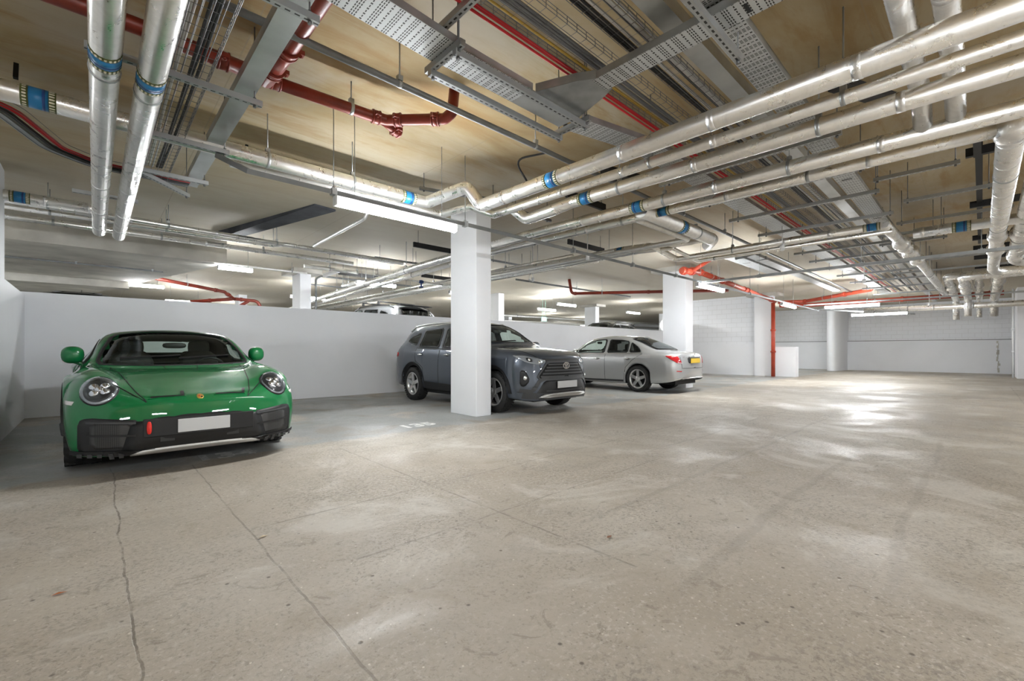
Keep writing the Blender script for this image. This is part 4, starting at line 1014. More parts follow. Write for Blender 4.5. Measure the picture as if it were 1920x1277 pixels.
    def finish(s, seats=True, wheelstyle=0):
        keep = []
        for f in s.F:
            c = sum((s.V[i] for i in f), Vector())/len(f)
            nrm = (s.V[f[1]]-s.V[f[0]]).cross(s.V[f[2]]-s.V[f[0]])
            if nrm.length > 1e-9: nrm.normalize()
            drop = False
            for P, a in s.cut:
                cx = sum(p[0] for p in P)/len(P); cy = sum(p[1] for p in P)/len(P)
                if a in ('left', 'right'):
                    if (c.x < -.2) != (a == 'left') or abs(c.x) < .2: continue
                    q = [(c.y, c.z)]+[(s.V[i].y, s.V[i].z) for i in f]
                else:
                    mid = (s.fb[0]+s.fb[1])/2
                    if (c.y < mid) != (a == 'front'): continue
                    q = [(c.x, c.z)]+[(s.V[i].x, s.V[i].z) for i in f]
                if all(inside(((v[0]-cx)/.985+cx, (v[1]-cy)/.985+cy), P) for v in q): drop = True; break
            if not drop: keep.append(f)
        b = MB(); b.add(s.V, keep, 0, True); body = b.build('body_shell', [s.paint, G['cabin']], s.t, world=False)
        md = body.modifiers.new('thickness', 'SOLIDIFY'); md.thickness = .014; md.offset = -1; md.material_offset = 1; md.material_offset_rim = 1
        # dark underside and wheel housings
        L0, L1 = s.fb[0], s.fb[1]; b = MB()
        w0, w1 = s.wheels
        b.box((0, (L0+L1)/2, .27), (1.15, L1-L0-.5, .12)); b.box((0, (w0+w1)/2, .25), (1.62, w1-w0-2*s.Ra-.05, .10))
        for yc in s.wheels:
            for sx in (-1, 1):
                n = 16; vs = []
                for xx in (sx*.56, sx*.86):
                    for k in range(n+1):
                        th = PI*k/n-.25+.5*k/n; vs.append((xx, yc+s.Ra*math.cos(th), s.R+s.Ra*math.sin(th)))
                b.add(vs, [(k, k+1, n+2+k, n+1+k) for k in range(n)]+[tuple(range(n+1))], 0, False)
        b.build('underbody', G['seam'], s.t, world=False)
        if seats:
            b = MB()
            for sx in (-.37, .37):
                y = s.seat[0]; b.box((sx, y, s.seat[1]), (.48, .5, .16)); b.ball((sx, y+.32, s.seat[1]+.34), (.24, .09, .34), n=8, p=.6); b.ball((sx, y+.36, s.seat[1]+.72), (.13, .06, .11), n=8, p=.6)
            b.box((0, s.seat[0]+1.15, s.seat[1]+.25), (1.2, .14, .5))
            for sx in (-.37, .37): b.ball((sx, s.seat[0]+1.15, s.seat[1]+.58), (.12, .05, .09), n=8, p=.6)
            b.build('seats', G['seat'], s.t, world=False)
            b = MB(); b.ball((0, s.seat[0]-.75, s.seat[1]+.33), (.66, .22, .14), n=8, p=.5); b.build('dashboard', G['cabin'], s.t, world=False)
            b = MB(); th = math.radians(25); ring_ = [Vector((s.seat[2]+.18*math.cos(2*PI*k/24), s.seat[0]-.42-.18*math.sin(2*PI*k/24)*math.sin(th), s.seat[1]+.42+.18*math.sin(2*PI*k/24)*math.cos(th))) for k in range(25)]
            b.tube(ring_, .016, 8, caps=False); b.tube([ring_[0], ring_[12]], .014, 6); b.build('steering_wheel', G['trim'], s.t, world=False)
            b = MB(); b.ball(s.seat[3], (.12, .02, .035), n=6, p=.6); b.build('rear_view_mirror', G['trim'], s.t, world=False)
    def wheel(s, yc, sx, x, wd, rimr, spokes=5, chunky=False, rimm=None, dark=False):
        R = s.R; x0 = x*sx; o = sx
        prof = [(-wd/2+.02, rimr), (-wd/2, rimr+.03), (-wd/2-.004, (R+rimr)/2), (-wd/2+.006, R-.03), (-wd/2+.025, R-.006), (-wd/2+.05, R), (-.004, R), (0, R-.006), (.004, R), (wd/2-.05, R), (wd/2-.025, R-.006), (wd/2-.006, R-.03), (wd/2+.004, (R+rimr)/2), (wd/2, rimr+.03), (wd/2-.02, rimr)]
        b = MB(); b.lathe(prof, (x0, yc, R), 'x', 48)
        if chunky:
            for k in range(36):
                th = 2*PI*(k+.5*(k % 2))/36
                for q in (-1, 1):
                    rot = Matrix.Rotation(th, 3, 'X'); c = Vector((x0+q*wd*.36, yc, R))+rot @ Vector((0, 0, R-.008)); b.box(c, (wd*.3, .032, .026), 0, rot)
        else:
            for k in range(40):
                th = 2*PI*k/40
                for q in (-.38, -.13, .13, .38):
                    rot = Matrix.Rotation(th+q*.1, 3, 'X'); c = Vector((x0+q*wd, yc, R))+rot @ Vector((0, 0, R-.003)); b.box(c, (wd*.2, .038, .012), 0, rot)
        ty = b.build('wheel', G['tyre'], s.t, world=False)
        b = MB(); f = o*(wd/2-.012); m0 = rimm or G['rim']
        b.lathe([(f-o*.16, rimr*.97), (f-o*.02, rimr*.97), (f, rimr+.012), (f+o*.006, rimr+.004), (f, rimr-.012), (f-o*.03, rimr-.03), (f-o*.12, rimr-.05)], (x0, yc, R), 'x', 48)
        b.lathe([(f-o*.10, 0.001), (f-o*.10, rimr*.9)], (x0, yc, R), 'x', 32, 1)          # dark brake disc behind
        for k in range(spokes):
            th = 2*PI*k/spokes+.3
            for d in (0,):
                a = th+d; ca, sa = math.cos(a), math.sin(a); ta = Vector((0, -sa, ca)); ra = Vector((0, ca, sa))
                c2 = Vector((0, math.cos(th+d*2.4), math.sin(th+d*2.4))); c = Vector((x0, yc, R))
                w0, w1 = (.045, .036) if spokes == 5 else (.018, .03)
                p0 = c+ra*.04; p1 = c+c2*(rimr-.012)
                vs = []
                for p, w_, h in ((p0, w0, .0), (p1, w1, .012)):
                    for q in (-1, 1):
                        for e in (0, 1): vs.append(p+ta*w_*q*(.9 if e else 1)+Vector((f-o*.035+o*.02*e+o*h, 0, 0)))
                b.add(vs, [(0, 1, 3, 2), (4, 6, 7, 5), (0, 4, 5, 1), (2, 3, 7, 6), (1, 5, 7, 3), (0, 2, 6, 4)], 2 if dark else 0)
        b.lathe([(f-o*.005, .001), (f-o*.004, .045), (f-o*.015, .06), (f-o*.04, .07)], (x0, yc, R), 'x', 24)
        b.build('rim', [m0, G['seam'], G['rimd']], ty, world=False)
        return ty
    def wheels4(s, x, wd, rimr, spokes=5, chunky=False, rimm=None):
        for yc in s.wheels:
            for sx in (-1, 1): s.wheel(yc, sx, x, wd, rimr, spokes, chunky, rimm)
    def mirror_(s, c, r, m=None, rot=0):
        for sx in (-1, 1):
            mt = Matrix.Rotation(rot*sx, 3, 'Z')
            b = MB(); b.ball((c[0]*sx, c[1], c[2]), r, p=.8, rot=mt)
            h = b.build('door_mirror', m or s.paint, s.t, world=False)
            b = MB(); b.tube([(c[0]*sx, c[1]+.01, c[2]-r[2]*.6), ((c[0]-r[0]*.9)*sx, c[1]+.02, c[2]-r[2]*1.1), ((c[0]-r[0]*1.5)*sx, c[1]+.04, c[2]-r[2]*1.35)], [.03, .025, .035], 8); b.build('mirror_arm', s.paint, h, world=False)
            b = MB(); b.ball((c[0]*sx, c[1]+r[1]*.75, c[2]), (r[0]*.86, r[1]*.4, r[2]*.82), p=.8, n=10, rot=mt); b.build('mirror_glass', G['chrome'], h, world=False)
# ---------------------------------------------------------------- green sports coupe
ys = [0, .08, .25, .5, .8, 1.03, 1.35, 1.6, 1.95, 2.3, 2.7, 3.2, 3.5, 3.85, 4.3, 4.46, 4.53]
secs = [
 [(.64, .20), (.68, .32), (.70, .44), (.69, .54), (.62, .60), (.48, .625), (.34, .635), (.17, .64), (0, .64)],
 [(.78, .20), (.82, .32), (.84, .45), (.82, .57), (.74, .645), (.60, .685), (.42, .68), (.2, .68), (0, .68)],
 [(.86, .20), (.89, .33), (.905, .48), (.89, .63), (.81, .74), (.68, .785), (.48, .725), (.25, .715), (0, .715)],
 [(.88, .22), (.91, .34), (.925, .52), (.91, .70), (.83, .83), (.69, .875), (.50, .79), (.26, .765), (0, .765)],
 [(.88, .21), (.92, .34), (.935, .54), (.925, .75), (.85, .875), (.70, .92), (.53, .845), (.28, .825), (0, .825)],
 [(.88, .21), (.92, .35), (.935, .55), (.925, .77), (.85, .895), (.71, .935), (.55, .88), (.28, .865), (0, .868)],
 [(.86, .21), (.90, .35), (.915, .56), (.905, .79), (.85, .905), (.74, .945), (.60, .905), (.3, .905), (0, .91)],
 [(.86, .21), (.89, .35), (.905, .57), (.895, .80), (.85, .91), (.76, .97), (.66, .975), (.34, 1.01), (0, 1.02)],
 [(.86, .21), (.89, .35), (.905, .58), (.895, .81), (.85, .915), (.75, 1.06), (.66, 1.17), (.36, 1.235), (0, 1.25)],
 [(.86, .21), (.89, .35), (.905, .59), (.895, .82), (.85, .92), (.73, 1.13), (.615, 1.29), (.34, 1.345), (0, 1.36)],
 [(.86, .21), (.89, .36), (.91, .60), (.90, .83), (.85, .93), (.72, 1.15), (.595, 1.31), (.32, 1.36), (0, 1.372)],
 [(.87, .22), (.90, .37), (.935, .62), (.925, .85), (.86, .95), (.72, 1.12), (.58, 1.25), (.32, 1.31), (0, 1.325)],
 [(.88, .24), (.92, .38), (.95, .64), (.94, .86), (.87, .96), (.73, 1.06), (.58, 1.15), (.32, 1.21), (0, 1.225)],
 [(.88, .27), (.92, .40), (.95, .64), (.94, .86), (.88, .95), (.75, 1.01), (.58, 1.06), (.3, 1.10), (0, 1.11)],
 [(.84, .32), (.88, .42), (.90, .62), (.89, .78), (.82, .87), (.68, .92), (.5, .945), (.26, .955), (0, .96)],
 [(.78, .34), (.82, .44), (.84, .6), (.83, .74), (.76, .81), (.6, .86), (.44, .88), (.22, .89), (0, .89)],
 [(.66, .36), (.70, .46), (.72, .6), (.71, .7), (.64, .76), (.5, .79), (.36, .80), (.18, .81), (0, .81)]]
c = Car('sports_coupe', 'green sports coupe parked nose out at the left, against the partition', 'car', ys, secs, (1.03, 3.48), .345, G['green'], (.72, 4.95, 0), 0, arch=.055, plan=(.26, .2), bulge=(.03, .05), lean=.18)
c.seat = (2.45, .42, .37, (0, 1.95, 1.16))
c.window([(-.725, .945), (-.3, .925), (.3, .925), (.725, .945), (.68, 1.09), (.575, 1.285), (.25, 1.335), (-.25, 1.335), (-.575, 1.285), (-.68, 1.09)], 'front', G['glass'], rnd=1, frame=.95, name='windscreen')
c.window([(1.72, .955), (2.95, .97), (3.1, 1.03), (2.85, 1.19), (2.4, 1.24), (2.1, 1.17)], 'left', G['glass'], mirror=True, name='side_window', rnd=1)
c.window([(-.5, 1.05), (.5, 1.05), (.42, 1.25), (-.42, 1.25)], 'rear', G['glass'], name='rear_window')
# round lamps lean back on the wings
tl = tilt(26, .765, .3)
def ell(cx, cy, rx, ry, n=28): return [(cx+rx*math.cos(2*PI*k/n), cy+ry*math.sin(2*PI*k/n)) for k in range(n)]
for nm, mm, r0, of, fl in (('lamp_bezel', G['trim'], 1.0, .006, .0),):
    c.patch('headlight', ell(.69, .0, .128, .168), tl, G['trim'], .006, rnd=0, rings=4, mirror=True)
hl = [o for o in c.t.children if o.name.startswith('headlight')]
for k, o in enumerate(hl):
    sx = 1 if k == 0 else -1
    for nm, e, mm, of, fl in (('light_ring', ell(.69*sx, 0, .116, .155), G['lampb'], .010, .004), ('lamp_bowl', ell(.69*sx, 0, .101, .137), G['rimd'], .012, .0)):
        c.patch(nm, e, tl, mm, of, rnd=0, rings=3, parent=o)
    for dx, dy, r in ((-.035, .035, .032), (.035, .035, .032), (-.035, -.035, .032), (.035, -.035, .032), (0, 0, .03)):
        c.patch('projector', ell(.69*sx+dx, dy, r, r, 14), tl, G['chrome'], .016, rnd=0, rings=2, parent=o, flat=.012)
    c.patch('lens', ell(.69*sx, 0, .116, .156), tl, G['lens'], .022, rnd=0, rings=4, parent=o, flat=.03)
# bonnet shut lines, centre panel and vents
c.strip('bonnet_seam', [(.37, .02), (.43, .2), (.49, .5), (.54, .9), (.60, 1.42)], 'top', .008, G['seam'], mirror=True)
c.strip('bonnet_seam', [(-.37, .03), (-.2, .012), (0, .008), (.2, .012), (.37, .03)], 'top', .008, G['seam'])
c.strip('bonnet_seam', [(-.16, 1.42), (-.13, 1.16), (.13, 1.16), (.16, 1.42)], 'top', .006, G['seam'])
c.strip('bonnet_vent', [(-.36, .13), (-.13, .12), (-.12, .26)], 'top', .026, G['trim'], off=.008)
c.strip('bonnet_vent', [(.13, .12), (.36, .13), (.39, .26)], 'top', .026, G['trim'], off=.008)
c.strip('bonnet_crease', [(-.38, .115), (-.11, .105), (-.10, .30)], 'top', .010, G['green'], off=.006)
c.strip('bonnet_crease', [(.11, .105), (.37, .115), (.41, .30)], 'top', .010, G['green'], off=.006)
cr = c.patch('bonnet_crest', [(-.026, .06), (.026, .06), (.026, .12), (0, .15), (-.026, .12)], 'top', G['gold'], .005, rnd=1, step=.01)[0]
c.patch('crest_field', [(-.010, .085), (.0, .085), (.0, .11), (-.010, .11)], 'top', G['redt'], .007, rnd=0, step=.01, rings=1, parent=cr)
c.patch('crest_field', [(.003, .068), (.018, .068), (.018, .085), (.003, .085)], 'top', G['trim'], .007, rnd=0, step=.01, rings=1, parent=cr)
# lower front: black centre panel, side intakes, silver skid plate
c.patch('centre_intake', [(-.49, .485), (.49, .485), (.56, .205), (-.56, .205)], 'front', G['trim'], .012, rnd=1)
for sx in (1, -1):
    fr = c.patch('side_intake', [(.43*sx, .495), (.77*sx, .53), (.825*sx, .50), (.825*sx, .24), (.77*sx, .215), (.44*sx, .21)], 'front', G['trim'], .006, rnd=1)[0]
    c.patch('intake_mesh', [(.48*sx, .465), (.75*sx, .49), (.75*sx, .27), (.49*sx, .265)], 'front', G['mesh'], .009, rnd=1, parent=fr)
    for z in (.37, .475): c.strip('intake_slat', [(.46*sx, z-.004), (.77*sx, z+.014)], 'front', .016, G['trimg'] if z > .45 else G['trim'], off=.016, parent=fr)
c.strip('chin_lip', [(-.86, .235), (-.55, .228), (0, .225), (.55, .228), (.86, .235)], 'front', .035, G['trim'], off=.022)
c.patch('skid_plate', [(-.50, .212), (.50, .212), (.42, .242), (.2, .248), (-.2, .248), (-.42, .242)], 'front', G['satin'], .034, rnd=0, rings=3)
for k in range(5):
    for sx in (-1, 1): c.strip('lip_tab', [((.54+.06*k)*sx, .215), ((.57+.06*k)*sx, .215)], 'front', .03, G['trimg'], off=.03)
pp, nn = c.hit('front', 0, .43, .014); b = MB(); b.box((.02, pp.y-.006, .425), (.40, .012, .118)); b.build('number_plate', G['plate'], c.t, world=False, bevel=.003)
b = MB(); b.box((0, pp.y+.004, .425), (.84, .015, .16)); b.build('plate_carrier', G['trim'], c.t, world=False, bevel=.01)
pp, nn = c.hit('front', -.41, .44, .02); b = MB(); b.ball((-.38, c.hit('front', 0, .43, .014)[0].y-.015, .43), (.017, .02, .055), p=.7, n=8); b.build('tow_strap', G['redt'], c.t, world=False)
for sx in (-1, 1):
    p2, nn = c.hit('front', .3*sx, .31, .01); b = MB(); b.box((.25*sx, p2.y-.002, .315), (.1, .01, .04)); b.build('parking_sensor', G['rimd'], c.t, world=False)
c.patch('side_marker', [(.36, .63), (.52, .64), (.52, .668), (.36, .66)], 'left', G['amber'], .006, rnd=0, rings=1, mirror=True)
# black cladding over the wheel arches
for yc in c.wheels:
    for sx, ax in ((-1, 'left'), (1, 'right')):
        b = MB(); vs = []; n = 24
        for k in range(n+1):
            th = PI*k/n
            for rr, o_ in ((c.Ra-.008, .0), (c.Ra-.008, .024), (c.Ra+.05, .014), (c.Ra+.05, -.01)):
                y, z = yc+rr*math.cos(th), c.R+rr*math.sin(th); p, n_ = c.hit(ax, y, max(z, .24), 0); p2 = Vector((math.copysign(max(abs(p.x), .84), sx), y, z))
                p2.x += sx*o_; vs.append(p2)
        b.add(vs, [(k*4+j, k*4+(j+1) % 4, k*4+4+(j+1) % 4, k*4+4+j) for k in range(n) for j in range(4)], 0, False); b.build('arch_cladding', G['trim'], c.t, world=False)
b = MB()
for sx in (-1, 1): b.box((.885*sx, 2.25, .25), (.05, 1.6, .1))
b.build('side_sill', G['trim'], c.t, world=False, bevel=.015)
c.strip('door_seam', [(1.62, .93), (1.60, .6), (1.66, .32)], 'left', .008, G['seam'], mirror=True)
c.strip('door_seam', [(2.85, .95), (2.86, .7), (2.7, .32)], 'left', .008, G['seam'], mirror=True)
c.strip('rear_light_bar', [(-.8, .80), (0, .82), (.8, .80)], 'rear', .05, G['redl'], off=.01)
c.mirror_((.90, 1.93, 1.05), (.092, .085, .095), rot=.3)
for x0 in (-.15, .35):
    pass
c.strip('wiper', [(-.52, 1.0), (.02, 1.03)], 'front', .014, G['trim'], off=.022); c.strip('wiper', [(.0, .995), (.52, 1.03)], 'front', .014, G['trim'], off=.022)
c.finish(); c.wheels4(.80, .25, .24, 10, True, G['rimd'])
# ---------------------------------------------------------------- dark grey suv
def suv_sections():
    ys = [0, .10, .30, .6, .93, 1.25, 1.5, 1.9, 2.3, 2.8, 3.5, 4.0, 4.28, 4.5, 4.57, 4.6]
    S = [
     [(.62, .24), (.66, .38), (.68, .60), (.67, .78), (.63, .90), (.52, .955), (.36, .975), (.18, .985), (0, .99)],
     [(.78, .24), (.82, .40), (.84, .60), (.83, .80), (.76, .94), (.62, 1.0), (.42, 1.02), (.2, 1.03), (0, 1.035)],
     [(.86, .27), (.90, .42), (.915, .63), (.905, .84), (.86, .96), (.72, 1.04), (.5, 1.065), (.24, 1.075), (0, 1.08)],
     [(.87, .27), (.915, .42), (.925, .66), (.915, .87), (.875, .99), (.76, 1.07), (.52, 1.095), (.26, 1.11), (0, 1.115)],
     [(.87, .27), (.915, .42), (.925, .67), (.915, .89), (.88, 1.01), (.78, 1.095), (.54, 1.12), (.27, 1.135), (0, 1.14)],
     [(.86, .28), (.90, .42), (.915, .67), (.91, .89), (.88, 1.03), (.81, 1.12), (.62, 1.155), (.32, 1.175), (0, 1.18)],
     [(.86, .28), (.895, .42), (.91, .67), (.905, .90), (.87, 1.045), (.80, 1.16), (.70, 1.235), (.38, 1.29), (0, 1.305)],
     [(.86, .28), (.89, .42), (.905, .67), (.90, .90), (.865, 1.055), (.78, 1.27), (.68, 1.44), (.37, 1.53), (0, 1.545)],
     [(.86, .28), (.89, .42), (.905, .67), (.90, .91), (.865, 1.065), (.76, 1.34), (.65, 1.575), (.36, 1.64), (0, 1.655)],
     [(.86, .28), (.89, .42), (.905, .67), (.90, .92), (.865, 1.08), (.75, 1.36), (.64, 1.60), (.35, 1.67), (0, 1.685)],
     [(.86, .28), (.90, .42), (.915, .67), (.91, .93), (.87, 1.10), (.75, 1.35), (.64, 1.585), (.35, 1.655), (0, 1.67)],
     [(.86, .29), (.90, .43), (.915, .68), (.91, .94), (.87, 1.13), (.75, 1.33), (.63, 1.54), (.34, 1.61), (0, 1.625)],
     [(.85, .30), (.89, .44), (.905, .69), (.90, .95), (.86, 1.13), (.74, 1.28), (.62, 1.42), (.34, 1.48), (0, 1.49)],
     [(.82, .33), (.86, .46), (.88, .70), (.87, .94), (.82, 1.08), (.72, 1.15), (.58, 1.20), (.3, 1.23), (0, 1.235)],
     [(.76, .36), (.80, .48), (.82, .70), (.81, .92), (.76, 1.03), (.66, 1.08), (.52, 1.11), (.28, 1.13), (0, 1.135)],
     [(.68, .38), (.72, .50), (.74, .70), (.73, .90), (.68, .98), (.58, 1.02), (.46, 1.045), (.24, 1.06), (0, 1.065)]]
    return ys, S
def make_suv(label, loc, rz, paint, full=True, name='sport_utility_vehicle', bars=True):
    ys, S = suv_sections()
    c = Car(name, label, 'car', ys, S, (.93, 3.67), .355, paint, loc, rz, arch=.05, plan=(.24, .12), bulge=(.02, .0), lean=.10)
    c.seat = (2.35, .62, .37, (0, 1.85, 1.45))
    c.window([(-.68, 1.22), (.68, 1.22), (.60, 1.56), (.3, 1.60), (-.3, 1.60), (-.60, 1.56)], 'front', G['glass'], rnd=1, frame=.93, name='windscreen')
    c.window([(1.62, 1.12), (2.60, 1.12), (2.62, 1.52), (2.25, 1.54), (1.95, 1.42)], 'left', G['glass'], mirror=True, rnd=1, name='front_side_window')
    c.window([(2.70, 1.13), (3.50, 1.15), (3.44, 1.50), (2.72, 1.53)], 'left', G['glassd'], mirror=True, rnd=1, name='rear_side_window')
    c.window([(3.58, 1.17), (4.05, 1.27), (3.95, 1.37), (3.56, 1.47)], 'left', G['glassd'], mirror=True, rnd=2, name='quarter_window')
    c.window([(-.62, 1.24), (.62, 1.24), (.54, 1.50), (-.54, 1.50)], 'rear', G['glassd'], rnd=1, name='rear_window')
    for sx in (-1, 1):
        P = [Vector((.645*sx, y, lerp_tab(ys, [q[6][1] for q in S], y)+.045)) for y in (2.0, 2.4, 2.9, 3.4, 3.9, 4.12)]
        P[0].z -= .05; P[-1].z -= .05
        b = MB(); b.tube(P, .018, 8)
        b.build('roof_rail', G['satin'] if full else G['trim'], c.t, world=False)
    if not full:
        b = MB()
        for y in (2.55, 3.35) if bars else ():
            b.tube([(-.66, y, 1.74), (.66, y, 1.74)], .018, 8); b.box((-.64, y, 1.70), (.05, .07, .08)); b.box((.64, y, 1.70), (.05, .07, .08))
        if bars: b.build('roof_bar', G['trim'], c.t, world=False)
        b = MB(); b.box((0, 4.22, 1.60), (1.15, .2, .03)); b.build('rear_spoiler', G['trim'], c.t, world=False, bevel=.012)
    if full:
        # slim wedge headlamps wrapping the corners
        dg = lambda sx: (lambda a, b_: (Vector((a*sx, -.3, b_))+Vector((.55*sx, -.85, 0))*2, Vector((-.55*sx, .85, 0))))
        for sx in (-1, 1):
            o = c.patch('headlight', [(.68, .90), (.80, .825), (1.10, .87), (1.38, .985), (1.14, .985), (.90, .945)], dg(sx), G['lampb'], .006, rnd=1, rings=5, step=.03)[0]
            c.patch('lamp_module', [(.98, .875), (1.10, .89), (1.12, .955), (.99, .93)], dg(sx), G['rimd'], .010, rnd=1, parent=o, rings=2)
            c.patch('projector', ell(1.05, .915, .028, .028, 14), dg(sx), G['chrome'], .014, rnd=0, rings=2, parent=o, flat=.012)
            c.patch('projector', ell(.84, .875, .030, .030, 14), dg(sx), G['chrome'], .012, rnd=0, rings=2, parent=o, flat=.008)
            c.patch('lens', [(.68, .90), (.80, .825), (1.10, .87), (1.38, .985), (1.14, .985), (.90, .945)], dg(sx), G['lens'], .018, rnd=1, rings=4, parent=o, step=.03)
            f = c.patch('fog_lamp_pocket', [(1.04, .58), (1.13, .74), (1.24, .75), (1.25, .50), (1.16, .47)], dg(sx), G['trim'], .005, rnd=1, rings=3)[0]
            c.patch('fog_lamp', ell(1.14, .62, .04, .04, 16), dg(sx), G['chrome'], .014, rnd=0, rings=2, parent=f, flat=.012)
        c.patch('upper_grille', [(-.52, .885), (.52, .885), (.50, .935), (-.50, .935)], 'front', G['trim'], .006, rnd=0)
        gr = c.patch('main_grille', [(-.40, .86), (.40, .86), (.60, .64), (.56, .60), (-.56, .60), (-.60, .64)], 'front', G['seam'], .007, rnd=1)[0]
        for i in range(5):
            z = .635+.05*i; hw = .60-(z-.6)*.85
            c.strip('grille_bar', [(-hw, z), (hw, z)], 'front', .022, G['trimg'], off=.018, parent=gr)
        c.strip('grille_surround', [(-.58, .59), (-.62, .64), (-.41, .88), (.41, .88), (.62, .64), (.58, .59)], 'front', .03, G['trimg'], off=.014)
        pp, nn = c.hit('front', 0, .80, .02)
        bd = MB()
        rg = lambda rx, rz_, cz: [Vector((rx*math.cos(2*PI*k/28), pp.y-.018, .815+cz+rz_*math.sin(2*PI*k/28))) for k in range(29)]
        bd.tube(rg(.078, .052, 0), .0065, 8, caps=False); bd.tube(rg(.045, .024, .022), .005, 8, caps=False); bd.tube(rg(.020, .048, 0), .005, 8, caps=False)
        bd.build('front_badge', G['chrome'], c.t, world=False)
        c.patch('lower_intake', [(-.50, .57), (.50, .57), (.66, .36), (.60, .33), (-.60, .33), (-.66, .36)], 'front', G['trim'], .008, rnd=1)
        c.strip('bumper_cladding', [(-.86, .42), (-.72, .40), (-.60, .56), (-.52, .60), (.52, .60), (.60, .56), (.72, .40), (.86, .42)], 'front', .06, G['trimg'], off=.012)
        c.strip('chin_cladding', [(-.88, .34), (-.6, .32), (.6, .32), (.88, .34)], 'front', .10, G['trimg'], off=.010)
        c.patch('skid_plate', [(-.62, .295), (.62, .295), (.52, .345), (.30, .36), (-.30, .36), (-.52, .345)], 'front', G['satin'], .030, rnd=0, rings=3)
        c.strip('intake_slat', [(-.48, .40), (.48, .40)], 'front', .02, G['trimg'], off=.015)
        pp, nn = c.hit('front', 0, .49, .02); b = MB(); b.box((0, pp.y-.012, .50), (.52, .012, .115)); b.build('number_plate', G['plate'], c.t, world=False, bevel=.003)
        c.strip('bonnet_seam', [(.52, .06), (.66, .3), (.74, .7), (.78, 1.22)], 'top', .008, G['seam'], mirror=True)
        c.strip('bonnet_seam', [(-.52, .06), (0, .02), (.52, .06)], 'top', .01, G['seam'])
        for ln in ([(1.52, 1.08), (1.50, .75), (1.56, .38)], [(2.65, 1.08), (2.66, .7), (2.66, .38)], [(3.55, 1.12), (3.53, .85), (3.25, .72), (3.2, .38)]):
            c.strip('door_seam', ln, 'left', .009, G['seam'], mirror=True)
        c.strip('window_strip', [(1.5, 1.095), (2.6, 1.10), (3.55, 1.125)], 'left', .012, G['trim'], mirror=True, off=.008)
        c.strip('side_crease', [(.6, .93), (1.5, .90), (2.6, .91), (3.6, .98)], 'left', .012, paint, mirror=True, off=.010)
        c.strip('lower_cladding', [(1.40, .36), (2.3, .34), (3.20, .36)], 'left', .15, G['trim'], mirror=True, off=.014)
        for y in (2.30, 3.28):
            for sx in (-1, 1):
                p, n_ = c.hit('left' if sx < 0 else 'right', y, .985, .02); b = MB(); b.ball((p.x, y+.05, .985), (.014, .10, .015), p=.8, n=8); h = b.build('door_handle', G['chrome'], c.t, world=False)
                b = MB(); b.ball((p.x-sx*.016, y+.05, .985), (.006, .055, .032), n=8); b.build('handle_recess', G['seam'], h, world=False)
        for yc in c.wheels:
            for sx, ax in ((-1, 'left'), (1, 'right')):
                b = MB(); vs = []; n = 24
                for k in range(n+1):
                    th = PI*k/n
                    for rr, o_ in ((c.Ra-.006, .0), (c.Ra-.006, .016), (c.Ra+.065, .012), (c.Ra+.065, -.01)):
                        y, z = yc+rr*math.cos(th), c.R+rr*math.sin(th); p, n_ = c.hit(ax, y, max(z, .34), 0); vs.append(Vector((sx*(max(abs(p.x), .80)+o_), y, z)))
                b.add(vs, [(k*4+j, k*4+(j+1) % 4, k*4+4+(j+1) % 4, k*4+4+j) for k in range(n) for j in range(4)], 0, False); b.build('arch_cladding', G['trim'], c.t, world=False)
        c.patch('tail_light', [(4.30, .93), (4.62, .95), (4.62, 1.04), (4.30, 1.03)], 'left', G['redl'], .012, rnd=1, rings=2, mirror=True)
        c.mirror_((1.0, 1.72, 1.17), (.11, .08, .085))
        c.strip('wiper', [(-.5, 1.22), (.1, 1.25)], 'front', .016, G['trim'], off=.022)
    c.finish(); c.wheels4(.80, .225, .235, 5)
    if full: c.t.scale = (1, 1, 1.025)
    return c
make_suv('dark grey suv parked nose out behind the front pillar', (6.03, 5.0, 0), 0, G['suv'])
make_suv('pale grey suv with roof bars showing above the partition', (6.3, 15.6, .8), PI*1.04, G['pale'], False)
make_suv('black car roof showing above the partition beyond the silver saloon', (15.4, 12.3, .8), -PI/2+.05, G['black'], False, bars=False)
